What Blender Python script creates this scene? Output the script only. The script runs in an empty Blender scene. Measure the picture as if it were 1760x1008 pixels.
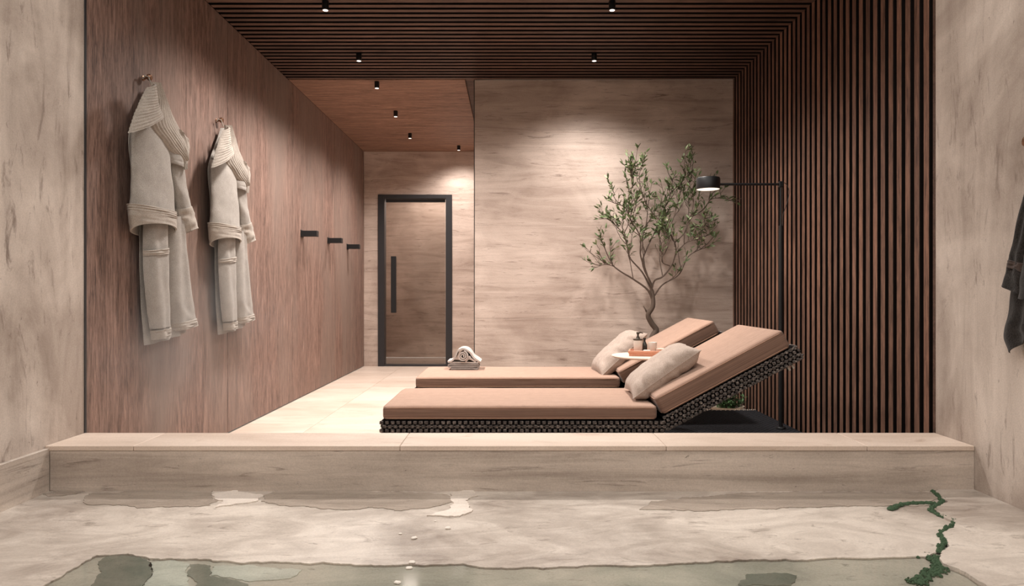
import bpy, math, random
from mathutils import Vector, Matrix, noise
from mathutils.geometry import tessellate_polygon

R = random.Random(11)
PI = math.pi
SC = bpy.context.scene
COL = SC.collection

# ------------------------------------------------------------------ camera, sky, exposure
F, CX, CY, H = 1180.0, 880.0, 504.0, 0.99          # focal length in pixels, centre, eye height
cam_d = bpy.data.cameras.new('camera')
cam_d.sensor_width = 36.0
cam_d.lens = 36.0 * F / 1760.0
cam_d.clip_start = 0.02
cam = bpy.data.objects.new('camera', cam_d)
COL.objects.link(cam)
cam.location = (0, 0, H)
cam.rotation_euler = (PI / 2, 0, 0)
SC.camera = cam

SKY = (1.0, 0.955, 0.905)
SKY_STRENGTH = 2.35
SPOT_W = 182.0
STEAM = 0.9
SPOT_COL = (1.0, 0.925, 0.87)
world = bpy.data.worlds.new('world')
SC.world = world
world.use_nodes = True
bgn = world.node_tree.nodes['Background']
bgn.inputs[0].default_value = (*SKY, 1)
bgn.inputs[1].default_value = SKY_STRENGTH

SC.view_settings.view_transform = 'Standard'
SC.view_settings.look = 'None'
SC.view_settings.gamma = 1.0
SC.view_settings.use_curve_mapping = False
SC.view_settings.exposure = 0.0
SC.cycles.use_denoising = True
SC.cycles.max_bounces = 8
SC.cycles.diffuse_bounces = 5
SC.cycles.sample_clamp_indirect = 6.0


# ------------------------------------------------------------------ materials
def rgb(r, g, b):
    f = lambda c: (c / 255 / 12.92) if c / 255 <= 0.04045 else ((c / 255 + 0.055) / 1.055) ** 2.4
    return (f(r), f(g), f(b), 1.0)


class NT:
    def __init__(self, name, rough=0.6, spec=0.3):
        self.m = bpy.data.materials.new(name)
        self.m.use_nodes = True
        self.t = self.m.node_tree
        self.b = self.t.nodes['Principled BSDF']
        self.b.inputs['Roughness'].default_value = rough
        self.b.inputs['Specular IOR Level'].default_value = spec

    def n(self, kind, **kw):
        nd = self.t.nodes.new(kind)
        for k, v in kw.items():
            setattr(nd, k, v)
        return nd

    def l(self, a, b):
        self.t.links.new(a, b)

    def coord(self, scale, rand=0.0, rot=(0, 0, 0)):
        tc = self.n('ShaderNodeTexCoord')
        mp = self.n('ShaderNodeMapping')
        mp.inputs['Scale'].default_value = scale
        mp.inputs['Rotation'].default_value = rot
        src = tc.outputs['Object']
        if rand:
            oi = self.n('ShaderNodeObjectInfo')
            mu = self.n('ShaderNodeVectorMath', operation='SCALE')
            cb = self.n('ShaderNodeCombineXYZ')
            for i in range(3):
                self.l(oi.outputs['Random'], cb.inputs[i])
            self.l(cb.outputs[0], mu.inputs[0])
            mu.inputs['Scale'].default_value = rand
            ad = self.n('ShaderNodeVectorMath', operation='ADD')
            self.l(src, ad.inputs[0])
            self.l(mu.outputs[0], ad.inputs[1])
            src = ad.outputs[0]
        self.l(src, mp.inputs['Vector'])
        return mp.outputs[0]

    def noise(self, vec, scale=1.0, detail=5.0, rough=0.6, dist=0.0):
        nd = self.n('ShaderNodeTexNoise')
        nd.inputs['Scale'].default_value = scale
        nd.inputs['Detail'].default_value = detail
        nd.inputs['Roughness'].default_value = rough
        nd.inputs['Distortion'].default_value = dist
        self.l(vec, nd.inputs['Vector'])
        return nd.outputs['Fac']

    def ramp(self, fac, stops):
        nd = self.n('ShaderNodeValToRGB')
        els = nd.color_ramp.elements
        while len(els) < len(stops):
            els.new(0.5)
        for e, (p, c) in zip(els, stops):
            e.position = p
            e.color = c if len(c) == 4 else (*c, 1)
        self.l(fac, nd.inputs[0])
        return nd.outputs[0]

    def mix(self, a, b, fac, mode='MIX'):
        nd = self.n('ShaderNodeMix', data_type='RGBA', blend_type=mode)
        for sock, v in ((nd.inputs[0], fac), (nd.inputs[6], a), (nd.inputs[7], b)):
            if hasattr(v, 'node'):
                self.l(v, sock)
            else:
                sock.default_value = v
        return nd.outputs[2]

    def bump(self, h, strength=0.2, dist=0.01, prev=None):
        nd = self.n('ShaderNodeBump')
        nd.inputs['Strength'].default_value = strength
        nd.inputs['Distance'].default_value = dist
        self.l(h, nd.inputs['Height'])
        if prev is not None:
            self.l(prev, nd.inputs['Normal'])
        return nd.outputs[0]

    def out(self, color=None, normal=None, rough=None):
        for v, k in ((color, 'Base Color'), (normal, 'Normal'), (rough, 'Roughness')):
            if v is None:
                continue
            if hasattr(v, 'node'):
                self.l(v, self.b.inputs[k])
            else:
                self.b.inputs[k].default_value = v
        return self.m


def flat_mat(name, col, rough=0.5, spec=0.3, metal=0.0, bump=0.0, bscale=200):
    t = NT(name, rough, spec)
    t.b.inputs['Metallic'].default_value = metal
    v = t.coord((1, 1, 1))
    c = t.mix(col, tuple(x * 0.8 for x in col[:3]) + (1,), t.noise(v, 9, 3))
    nrm = t.bump(t.noise(v, bscale, 2), bump, 0.002) if bump else None
    return t.out(c, nrm)


def wood_mat(name, dark, mid, light, axis, rand=0.0, rough=0.55, fine=1.0, grey=None):
    """grain runs along axis 0/1/2"""
    t = NT(name, rough, 0.25)
    s = [14.0 * fine] * 3
    s[axis] = 1.3 * fine
    f = [120.0 * fine] * 3
    f[axis] = 9.0 * fine
    a = t.noise(t.coord(tuple(s), rand), 0.8, 8, 0.66, 2.6)
    b = t.noise(t.coord(tuple(f), rand), 1.0, 5, 0.75, 0.8)
    big = [1.6] * 3
    big[axis] = 0.35
    c = t.noise(t.coord(tuple(big), rand), 1.0, 3, 0.5, 0.6)
    col = t.ramp(a, [(0.37, dark), (0.50, mid), (0.64, light)])
    col = t.mix(col, t.ramp(b, [(0.40, dark), (0.60, light)]), 0.5)
    if grey:
        col = t.mix(col, grey, t.ramp(c, [(0.42, (0, 0, 0, 1)), (0.66, (0.75, 0.75, 0.75, 1))]))
    if rand:
        oi = t.n('ShaderNodeObjectInfo')
        k = t.ramp(oi.outputs['Random'], [(0, (0.72, 0.72, 0.72, 1)), (1, (1.2, 1.15, 1.1, 1))])
        col = t.mix(col, k, 1.0, 'MULTIPLY')
    nrm = t.bump(b, 0.25, 0.002, t.bump(a, 0.15, 0.004))
    return t.out(col, nrm)


def travertine_mat(name, base, pale, dark, vein, scale=(0.5, 0.5, 5.0), rough=0.55, rand=0.0, pits=1.0, contrast=1.0, dist=0.9):
    t = NT(name, rough, 0.3)
    v = t.coord(scale, rand)
    a = t.noise(v, 1.0, 9, 0.64, dist)
    b = t.noise(t.coord(tuple(x * 3.2 for x in scale), rand), 1.0, 8, 0.7, 1.6)
    cl = t.noise(t.coord((1.3, 1.3, 1.3), rand), 1.0, 6, 0.6, 0.5)
    col = t.ramp(a, [(0.34, dark), (0.48, base), (0.63, pale)])
    col = t.mix(col, t.ramp(cl, [(0.40, dark), (0.60, pale)]), 0.30 * contrast)
    vn = t.ramp(b, [(0.30, (0.85, 0.85, 0.85, 1)), (0.43, (0, 0, 0, 1))])
    col = t.mix(col, vein, vn)
    pc = tuple((14 + 6 * (x < 1)) * (1 if x < 1.2 else 3.2) for x in scale)
    p = t.noise(t.coord(pc, rand), 1.0, 6, 0.75, 0.5)
    pm = t.ramp(p, [(0.27, (pits, pits, pits, 1)), (0.36, (0, 0, 0, 1))])
    col = t.mix(col, tuple(x * 0.55 for x in vein[:3]) + (1,), pm)
    g = t.noise(t.coord((160, 160, 160), rand), 1.0, 2, 0.6)
    col = t.mix(col, t.ramp(g, [(0.3, (0.8, 0.8, 0.8, 1)), (0.7, (1.1, 1.1, 1.1, 1))]), 0.5, 'MULTIPLY')
    nrm = t.bump(p, 0.22, 0.006, t.bump(a, 0.15, 0.01))
    return t.out(col, nrm)


def cloth_mat(name, col, dark, scale=260, bump=0.5, stripes=None, rough=0.92, side_shade=None):
    t = NT(name, rough, 0.1)
    t.b.inputs['Sheen Weight'].default_value = 0.15
    v = t.coord((1, 1, 1))
    a = t.noise(v, scale, 3, 0.7)
    w = t.noise(v, 22, 5, 0.6)
    c = t.mix(dark, col, t.ramp(a, [(0.30, (0, 0, 0, 1)), (0.62, (1, 1, 1, 1))]))
    c = t.mix(c, t.ramp(w, [(0.3, (0.82, 0.82, 0.82, 1)), (0.7, (1.06, 1.06, 1.06, 1))]), 0.7, 'MULTIPLY')
    nrm = t.bump(a, bump, 0.003)
    if stripes:
        s = t.noise(t.coord(stripes), 1.0, 4, 0.75)
        c = t.mix(c, dark, t.ramp(s, [(0.42, (0.55, 0.55, 0.55, 1)), (0.56, (0, 0, 0, 1))]))
        if side_shade:
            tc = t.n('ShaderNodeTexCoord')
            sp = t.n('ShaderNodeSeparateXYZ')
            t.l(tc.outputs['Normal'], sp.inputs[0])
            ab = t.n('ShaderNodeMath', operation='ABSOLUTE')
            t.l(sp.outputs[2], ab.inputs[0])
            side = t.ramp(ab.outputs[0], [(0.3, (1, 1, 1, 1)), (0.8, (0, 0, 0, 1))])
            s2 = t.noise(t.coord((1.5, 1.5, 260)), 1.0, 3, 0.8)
            k = t.ramp(s2, [(0.38, side_shade), (0.60, tuple(min(1, x * 2.2) for x in side_shade[:3]) + (1,))])
            c = t.mix(c, k, t.mix((0, 0, 0, 1), side, 0.85))  # striped side fabric, darkened to paint in the shade on the sides
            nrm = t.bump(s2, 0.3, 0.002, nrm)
        nrm = t.bump(s, 0.35, 0.002, nrm)
    return t.out(c, nrm)


M = {}
M['wood_wall'] = wood_mat('walnut_panel', rgb(74, 58, 52), rgb(118, 93, 83), rgb(160, 131, 118), 2, 0.0, grey=rgb(128, 112, 103))
M['wood_ceiling'] = wood_mat('walnut_ceiling', rgb(94, 70, 58), rgb(134, 102, 86), rgb(170, 134, 114), 0)
M['slat_wall'] = wood_mat('slat_walnut_vertical', rgb(66, 48, 41), rgb(108, 82, 71), rgb(146, 110, 92), 2, 31.0, 0.5)
M['slat_ceiling'] = wood_mat('slat_walnut_horizontal', rgb(56, 42, 36), rgb(88, 67, 58), rgb(116, 91, 79), 0, 31.0, 0.55)
M['backing'] = flat_mat('dark_backing_felt', (0.006, 0.005, 0.005, 1), 0.95, 0.05)
M['slat_side'] = flat_mat('black_slat_side', rgb(24, 18, 16), 0.8, 0.1)
M['trav_h'] = travertine_mat('travertine_horizontal', rgb(190, 172, 160), rgb(210, 193, 181), rgb(158, 139, 127), rgb(124, 106, 95), (0.9, 0.9, 9.0), 0.5, 0.0, 1.0, 1.6, 1.3)
M['trav_v'] = travertine_mat('travertine_vertical', rgb(188, 174, 163), rgb(216, 203, 192), rgb(148, 133, 122), rgb(118, 102, 92), (3.4, 3.4, 0.8), 0.7, 0.0, 0.9, 1.9, 1.6)
M['trav_floor'] = travertine_mat('travertine_floor', rgb(204, 186, 171), rgb(217, 200, 186), rgb(190, 170, 154), rgb(178, 155, 138), (0.8, 3.0, 3.0), 0.42, 17.0, 0.3)
M['trav_curb'] = travertine_mat('travertine_curb_face', rgb(186, 173, 161), rgb(210, 197, 185), rgb(152, 139, 128), rgb(116, 104, 95), (0.6, 0.6, 9.0), 0.4, 3.0)
M['pool_stone'] = travertine_mat('pale_pool_stone', rgb(180, 168, 157), rgb(216, 206, 195), rgb(142, 130, 120), rgb(126, 114, 104), (2.4, 5.5, 3.0), 0.3, 0.0, 0.5, 2.0, 2.6)
M['pool_bed'] = travertine_mat('wet_pool_bed', rgb(194, 189, 176), rgb(214, 208, 195), rgb(166, 166, 153), rgb(144, 142, 130), (2.6, 6, 3.0), 0.16, 0.0, 0.5, 1.6)
M['wet_stone'] = travertine_mat('wet_stone', rgb(158, 146, 134), rgb(180, 168, 156), rgb(136, 125, 114), rgb(120, 109, 99), (2.2, 8, 3.0), 0.12, 0.0, 0.4)
M['lime'] = travertine_mat('lime_crust', rgb(214, 203, 192), rgb(226, 216, 206), rgb(192, 180, 168), rgb(170, 157, 146), (2, 5, 3), 0.6, 0.0, 0.3)
M['pale_algae'] = travertine_mat('pale_wet_silt', rgb(204, 205, 194), rgb(222, 223, 212), rgb(180, 183, 172), rgb(156, 159, 149), (3, 8, 3), 0.25, 0.0, 0.3)
M['dark_algae'] = travertine_mat('dark_green_wet_stone', rgb(142, 144, 131), rgb(164, 162, 149), rgb(118, 125, 114), rgb(108, 112, 101), (2, 4, 3), 0.12, 0.0, 0.3)
M['moss'] = flat_mat('moss_green', rgb(74, 94, 72), 0.9, 0.1, 0, 0.8, 300)
M['black'] = flat_mat('black_powder_coat', rgb(28, 29, 31), 0.42, 0.4)
M['frame'] = flat_mat('dark_door_frame', rgb(48, 47, 49), 0.45, 0.35)
M['bronze'] = flat_mat('bronze_knob', rgb(150, 112, 88), 0.3, 0.5, 0.8)
M['robe'] = cloth_mat('grey_terry', rgb(174, 167, 159), rgb(134, 127, 120), 330, 0.9)
M['robe_rib'] = cloth_mat('grey_ribbed_terry', rgb(178, 168, 157), rgb(128, 119, 110), 330, 0.5)
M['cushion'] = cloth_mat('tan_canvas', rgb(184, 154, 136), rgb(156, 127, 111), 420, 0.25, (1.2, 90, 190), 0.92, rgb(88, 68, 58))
M['piping'] = cloth_mat('tan_piping', rgb(178, 142, 120), rgb(140, 108, 90), 420, 0.2)
M['linen'] = cloth_mat('grey_beige_linen', rgb(190, 173, 161), rgb(148, 132, 121), 300, 0.6)
M['towel_grey'] = cloth_mat('grey_towel', rgb(212, 202, 195), rgb(158, 149, 143), 240, 0.5)
M['towel_fold'] = cloth_mat('grey_folded_towel', rgb(168, 160, 155), rgb(112, 106, 103), 240, 0.5)
M['towel_dark'] = cloth_mat('charcoal_towel', rgb(54, 49, 46), rgb(18, 17, 17), 170, 0.9)
M['towel_band'] = cloth_mat('charcoal_towel_band', rgb(86, 72, 66), rgb(60, 50, 46), 400, 0.3)
M['table'] = flat_mat('cream_table_top', rgb(236, 214, 198), 0.4, 0.3)
M['tray'] = wood_mat('reddish_tray_wood', rgb(176, 118, 92), rgb(204, 142, 113), rgb(222, 166, 138), 0, 0.0, 0.45, 3)
M['ceramic'] = flat_mat('white_ceramic', rgb(232, 224, 214), 0.25, 0.5)
M['dark_glass'] = flat_mat('dark_bottle', rgb(48, 46, 42), 0.2, 0.5)
M['pump'] = flat_mat('pump_metal', rgb(84, 78, 70), 0.3, 0.5, 0.6)
M['planter'] = flat_mat('pale_stone_planter', rgb(205, 190, 172), 0.7, 0.2, 0, 0.3, 60)
M['soil'] = flat_mat('dark_soil', rgb(52, 42, 34), 0.95, 0.05, 0, 0.9, 80)
M['bark'] = flat_mat('grey_bark', rgb(100, 87, 78), 0.85, 0.15, 0, 0.8, 90)
M['chip'] = flat_mat('white_stone_chip', rgb(240, 232, 222), 0.7, 0.2)
M['buckle'] = flat_mat('pale_strap', rgb(200, 190, 178), 0.5, 0.3)


def strand_mat():
    t = NT('charcoal_wicker', 0.45, 0.35)
    v = t.coord((1, 1, 1))
    a = t.noise(v, 60, 2, 0.6)
    b = t.noise(t.coord((330, 330, 330)), 1, 2, 0.6)
    c = t.ramp(a, [(0.35, rgb(48, 43, 41)), (0.55, rgb(84, 77, 73)), (0.70, rgb(140, 130, 123))])
    return t.out(c, t.bump(b, 0.3, 0.001))


def mat_mat():
    t = NT('black_cord', 0.7, 0.2)
    a = t.noise(t.coord((120, 120, 120)), 1, 2, 0.6)
    c = t.ramp(a, [(0.3, rgb(18, 18, 21)), (0.7, rgb(44, 44, 48))])
    return t.out(c)


def leaf_mat(name, a, b):
    t = NT(name, 0.5, 0.3)
    oi = t.n('ShaderNodeObjectInfo')
    v = t.noise(t.coord((9, 9, 9)), 1, 2)
    c = t.mix(a, b, t.ramp(oi.outputs['Random'], [(0, (0, 0, 0, 1)), (1, (1, 1, 1, 1))]))
    c = t.mix(c, tuple(x * 0.6 for x in a[:3]) + (1,), t.ramp(v, [(0.4, (0, 0, 0, 1)), (0.7, (0.7, 0.7, 0.7, 1))]))
    return t.out(c)


def glass_mat(name, tint):
    t = NT(name)
    o = t.t.nodes['Material Output']
    tr = t.n('ShaderNodeBsdfTransparent')
    tr.inputs[0].default_value = tint
    gl = t.n('ShaderNodeBsdfGlossy')
    gl.inputs['Roughness'].default_value = 0.09
    gl.inputs['Color'].default_value = (0.9, 0.85, 0.82, 1)
    fr = t.n('ShaderNodeFresnel')
    fr.inputs[0].default_value = 1.5
    mx = t.n('ShaderNodeMixShader')
    t.l(fr.outputs[0], mx.inputs[0])
    t.l(tr.outputs[0], mx.inputs[1])
    t.l(gl.outputs[0], mx.inputs[2])
    t.l(mx.outputs[0], o.inputs[0])
    return t.m


def emit_mat(name, col, strength):
    t = NT(name)
    t.b.inputs['Base Color'].default_value = col
    t.b.inputs['Emission Color'].default_value = col
    t.b.inputs['Emission Strength'].default_value = strength
    return t.m


M['strand'] = strand_mat()
M['cord'] = mat_mat()
M['leaf'] = leaf_mat('olive_leaf', rgb(98, 116, 76), rgb(166, 174, 134))
M['shrub'] = leaf_mat('shrub_leaf', rgb(52, 84, 54), rgb(100, 130, 84))
M['glass'] = glass_mat('bronze_door_glass', (0.80, 0.76, 0.73, 1))
M['water'] = glass_mat('clear_water_film', (0.985, 0.995, 0.985, 1))
M['lens'] = emit_mat('lamp_lens', (1, 0.9, 0.82, 1), 1.6)
M['lamp_glow'] = emit_mat('floor_lamp_diffuser', (1, 0.86, 0.70, 1), 1.3)


# ------------------------------------------------------------------ mesh helpers
class MB:
    def __init__(self):
        self.v, self.f = [], []

    def add(self, vs, fs, mat=None):
        o = len(self.v)
        self.v += [tuple(mat @ Vector(p)) if mat else tuple(p) for p in vs]
        self.f += [tuple(i + o for i in f) for f in fs]

    def box(self, a, b, mat=None):
        (x0, y0, z0), (x1, y1, z1) = a, b
        self.add([(x0, y0, z0), (x1, y0, z0), (x1, y1, z0), (x0, y1, z0), (x0, y0, z1), (x1, y0, z1), (x1, y1, z1), (x0, y1, z1)],
                 [(3, 2, 1, 0), (4, 5, 6, 7), (0, 1, 5, 4), (1, 2, 6, 5), (2, 3, 7, 6), (3, 0, 4, 7)], mat)

    def cbox(self, a, b, r, mat=None):
        """box with chamfered edges, 26 faces"""
        c = [(a[i] + b[i]) / 2 for i in range(3)]
        h = [(b[i] - a[i]) / 2 for i in range(3)]
        vs, idx = [], {}
        for sx in (-1, 1):
            for sy in (-1, 1):
                for sz in (-1, 1):
                    s = (sx, sy, sz)
                    for k in range(3):
                        idx[s + (k,)] = len(vs)
                        vs.append(tuple(c[i] + s[i] * (h[i] if i == k else h[i] - r) for i in range(3)))
        fs = []
        for k in range(3):
            i, j = (k + 1) % 3, (k + 2) % 3
            for sk in (-1, 1):
                q = []
                for si, sj in ((-1, -1), (1, -1), (1, 1), (-1, 1)):
                    s = [0, 0, 0]
                    s[k], s[i], s[j] = sk, si, sj
                    q.append(idx[tuple(s) + (k,)])
                fs.append(tuple(q if sk > 0 else q[::-1]))
        for k in range(3):
            i, j = (k + 1) % 3, (k + 2) % 3
            for si in (-1, 1):
                for sj in (-1, 1):
                    s0, s1 = [0] * 3, [0] * 3
                    s0[k], s1[k] = -1, 1
                    s0[i] = s1[i] = si
                    s0[j] = s1[j] = sj
                    q = [idx[tuple(s0) + (i,)], idx[tuple(s0) + (j,)], idx[tuple(s1) + (j,)], idx[tuple(s1) + (i,)]]
                    fs.append(tuple(q if si * sj < 0 else q[::-1]))
        for sx in (-1, 1):
            for sy in (-1, 1):
                for sz in (-1, 1):
                    q = [idx[(sx, sy, sz, 0)], idx[(sx, sy, sz, 1)], idx[(sx, sy, sz, 2)]]
                    fs.append(tuple(q if sx * sy * sz > 0 else q[::-1]))
        self.add(vs, fs, mat)

    def rbox(self, h, r, n=(8, 8, 2), fn=None, mat=None):
        """rounded box of half size h about the origin, warped by fn"""
        ang = [math.tan(math.radians(t)) for t in (0, 15, 30, 45)]
        ax = []
        for i in range(3):
            inner = h[i] - r
            g = [-inner + 2 * inner * k / n[i] for k in range(n[i] + 1)]
            ax.append([-inner - r * t for t in ang[:0:-1]] + g + [inner + r * t for t in ang[1:]])
        key, vs, fs = {}, [], []

        def vid(p):
            k = tuple(round(c, 6) for c in p)
            if k not in key:
                key[k] = len(vs)
                q = [max(-(h[i] - r), min(h[i] - r, p[i])) for i in range(3)]
                d = Vector(p) - Vector(q)
                w = Vector(q) + (d.normalized() * r if d.length > 1e-9 else d)
                vs.append(fn(w) if fn else w)
            return key[k]
        for k in range(3):
            i, j = (k + 1) % 3, (k + 2) % 3
            for s in (-1, 1):
                for a in range(len(ax[i]) - 1):
                    for b in range(len(ax[j]) - 1):
                        q = []
                        for da, db in ((0, 0), (1, 0), (1, 1), (0, 1)):
                            p = [0, 0, 0]
                            p[k], p[i], p[j] = s * h[k], ax[i][a + da], ax[j][b + db]
                            q.append(vid(p))
                        fs.append(tuple(q if s > 0 else q[::-1]))
        self.add(vs, fs, mat)

    def tube(self, pts, rad, seg=8, caps=True):
        pts = [Vector(p) for p in pts]
        n = len(pts)
        rad = rad if isinstance(rad, (list, tuple)) else [rad] * n
        up = Vector((0.3, 0.2, 1)).normalized()
        vs, fs = [], []
        for i, p in enumerate(pts):
            d = (pts[min(i + 1, n - 1)] - pts[max(i - 1, 0)]).normalized()
            a = d.cross(up)
            if a.length < 1e-3:
                a = d.cross(Vector((1, 0, 0)))
            a.normalize()
            b = d.cross(a).normalized()
            up = b if abs(b.dot(d)) < 0.9 else up
            up = (a.cross(d)).normalized()
            for k in range(seg):
                t = 2 * PI * k / seg
                vs.append(p + (a * math.cos(t) + b * math.sin(t)) * rad[i])
        for i in range(n - 1):
            for k in range(seg):
                k2 = (k + 1) % seg
                fs.append((i * seg + k, i * seg + k2, (i + 1) * seg + k2, (i + 1) * seg + k))
        if caps:
            fs.append(tuple(range(seg))[::-1])
            fs.append(tuple((n - 1) * seg + k for k in range(seg)))
        self.add(vs, fs)

    def lathe(self, prof, c=(0, 0, 0), seg=32, sx=1.0, sy=1.0):
        """profile of (radius, z) from bottom to top"""
        vs, fs = [], []
        for r, z in prof:
            for k in range(seg):
                t = 2 * PI * k / seg
                vs.append((c[0] + r * sx * math.cos(t), c[1] + r * sy * math.sin(t), c[2] + z))
        for i in range(len(prof) - 1):
            for k in range(seg):
                k2 = (k + 1) % seg
                fs.append((i * seg + k, i * seg + k2, (i + 1) * seg + k2, (i + 1) * seg + k))
        if prof[0][0] > 1e-4:
            fs.append(tuple(range(seg))[::-1])
        if prof[-1][0] > 1e-4:
            fs.append(tuple((len(prof) - 1) * seg + k for k in range(seg)))
        self.add(vs, fs)

    def mesh(self, name, mat, smooth=False):
        me = bpy.data.meshes.new(name)
        me.from_pydata(self.v, [], self.f)
        me.validate()
        if mat:
            me.materials.append(mat)
        if smooth:
            me.polygons.foreach_set('use_smooth', [True] * len(me.polygons))
            try:
                me.set_sharp_from_angle(angle=math.radians(42))
            except Exception:
                pass
        me.update()
        return me

    def build(self, name, mat, parent=None, smooth=False, loc=None):
        return link(name, self.mesh(name, mat, smooth), parent, loc)


def link(name, data, parent=None, loc=None):
    o = bpy.data.objects.new(name, data)
    COL.objects.link(o)
    if parent:
        o.parent = parent
    if loc:
        o.location = loc
    return o


def tag(o, label=None, cat=None, group=None, kind=None):
    for k, v in (('label', label), ('category', cat), ('group', group), ('kind', kind)):
        if v:
            o[k] = v
    return o


def empty(name, label, cat, loc=(0, 0, 0), group=None, rotz=0.0):
    o = link(name, None, None, loc)
    o.empty_display_size = 0.05
    o.rotation_euler = (0, 0, rotz)
    return tag(o, label, cat, group)


def copy_tree(o, parent=None):
    c = o.copy()
    COL.objects.link(c)
    if parent:
        c.parent = parent
    for ch in list(o.children):
        copy_tree(ch, c)
    return c


def struct(name, mb, mat, parent=None, smooth=False):
    o = mb.build(name, mat, parent, smooth) if mb else link(name, None)
    if parent is None:
        o['kind'] = 'structure'
    return o


def on_x(px, py, X):
    """point on the plane x = X seen at that pixel"""
    Y = X * F / (px - CX)
    return Vector((X, Y, H - (py - CY) * Y / F))


def on_z(px, py, z):
    Y = (H - z) * F / (py - CY)
    return Vector(((px - CX) * Y / F, Y, z))


def on_y(px, py, Y):
    return Vector(((px - CX) * Y / F, Y, H - (py - CY) * Y / F))


def spline(pts, n):
    """catmull-rom resample of 2D/3D points"""
    pts = [Vector(p) for p in pts]
    if len(pts) == 2:
        return [pts[0].lerp(pts[1], i / (n - 1)) for i in range(n)]
    P = [pts[0] * 2 - pts[1]] + pts + [pts[-1] * 2 - pts[-2]]
    out, m = [], len(pts) - 1
    for i in range(n):
        t = i / (n - 1) * m
        k = min(int(t), m - 1)
        u = t - k
        a, b, c, d = P[k:k + 4]
        out.append(0.5 * ((2 * b) + (c - a) * u + (2 * a - 5 * b + 4 * c - d) * u * u + (3 * b - a - 3 * c + d) * u ** 3))
    return out


# ------------------------------------------------------------------ dimensions
XL, XR = -2.0, 1.98
Y0, Y1, Y2 = 3.21, 6.15, 9.27          # front of the lounge, stone wall, door wall
YC = 2.94                              # front face of the curb
ZC = 2.90
ZK, ZP = 0.335, 0.14                   # curb top, pool stone
XN = -0.335                            # edge of the niche

# ------------------------------------------------------------------ setting
# lounge floor of large pale tiles
fl = MB()
fl.box((XL - 0.05, Y0, -0.06), (XR + 0.05, Y2 + 1.6, -0.012))
floor = struct('floor', fl, M['trav_curb'])
tx = [XL, -1.48, -0.48, 0.52, 1.52, XR]
ty = [Y0, 4.2, 5.2, 6.2, 7.2, 8.2, Y2 + 0.1]
for i in range(len(tx) - 1):
    for j in range(len(ty) - 1):
        x1 = tx[i + 1]
        if ty[j] > Y1 and tx[i] > XN:
            continue
        m = MB()
        m.cbox((tx[i] + 0.0012, ty[j] + 0.0012, -0.012), (x1 - 0.0012, ty[j + 1] - 0.0012, 0.0), 0.0012)
        m.build('tile', M['trav_floor'], floor)

# left timber wall in tall panels
wl = MB()
wl.box((XL - 0.06, Y0, 0), (XL - 0.022, Y2 + 0.02, ZC + 0.05))
wall_left = struct('wall_left', wl, M['backing'])
py_ = [Y0 + 0.012, 4.83, 6.26, 7.75, Y2]
for a, b in zip(py_[:-1], py_[1:]):
    m = MB()
    m.cbox((XL - 0.022, a + 0.004, 0.006), (XL, b - 0.004, ZC), 0.002)
    m.build('panel', M['wood_wall'], wall_left)
m = MB()
m.box((XL - 0.022, Y0, 0), (XL + 0.004, Y0 + 0.012, ZC))
struct('trim_1', m, M['frame'])

# stone wall behind the tree, in four courses, and the niche side behind it
wb = MB()
wb.box((XN + 0.02, Y1 + 0.03, 0), (XR + 0.06, Y1 + 0.12, ZC + 0.05))
wb.box((XN + 0.02, Y1 + 0.12, 0), (XN + 0.1, Y2, ZC + 0.05))
wall_back = struct('wall_back', wb, M['trav_curb'])
zz = [0.0, 0.76, 1.595, 2.43, ZC]
for a, b in zip(zz[:-1], zz[1:]):
    m = MB()
    m.cbox((XN, Y1, a + 0.0005), (XR + 0.02, Y1 + 0.03, b - 0.0005), 0.0006)
    m.build('slab', M['trav_h'], wall_back)
    m = MB()
    m.cbox((XN, Y1 + 0.031, a + 0.001), (XN + 0.02, Y2, b - 0.001), 0.0012)
    m.build('slab', M['trav_h'], wall_back)
m = MB()
m.box((XN - 0.006, Y1 - 0.003, 0), (XN, Y1 + 0.02, ZC))
struct('trim_2', m, M['frame'])

# door wall of the niche with its opening
DX0, DX1, DZ = (650 - CX) * Y2 / F, (777 - CX) * Y2 / F, H + (CY - 335) * Y2 / F
wd = MB()
wd.box((XL - 0.06, Y2 + 0.03, 0), (DX0, Y2 + 0.14, ZC + 0.05))
wd.box((DX1, Y2 + 0.03, 0), (XN + 0.1, Y2 + 0.14, ZC + 0.05))
wd.box((DX0, Y2 + 0.03, DZ), (DX1, Y2 + 0.14, ZC + 0.05))
wall_niche = struct('wall_niche', wd, M['trav_curb'])
for a, b, c, d in ((XL, DX0 - 0.001, 0, DZ), (DX1 + 0.001, XN, 0, DZ), (XL, XN, DZ + 0.001, ZC)):
    m = MB()
    m.cbox((a, Y2, c), (b, Y2 + 0.03, d), 0.0012)
    m.build('slab', M['trav_h'], wall_niche)
# the room seen through the glass door
sr = MB()
sr.box((-2.1, Y2 + 1.3, 0), (0.1, Y2 + 1.4, 2.6))
sr.box((-2.1, Y2 + 0.14, 0), (-2.0, Y2 + 1.3, 2.6))
sr.box((0.0, Y2 + 0.14, 0), (0.1, Y2 + 1.3, 2.6))
sr.box((-2.1, Y2 + 0.14, 2.6), (0.1, Y2 + 1.4, 2.7))
struct('wall_steam_room', sr, M['trav_h'])
sl = bpy.data.lights.new('added_fill_light', 'AREA')  # unseen lamp, added to brighten the space behind the glass
sl.energy = 11
sl.size = 0.8
sl.color = SPOT_COL
sl.energy = 26
so = link('added_fill_light', sl, None, (-1.1, Y2 + 0.7, 2.57))

# door
door = empty('door_1', 'bronze-tinted glass door in a black frame at the end of the niche', 'door', ((DX0 + DX1) / 2, Y2, 0))
door['kind'] = 'structure'
dl = -(DX0 + DX1) / 2


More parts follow.
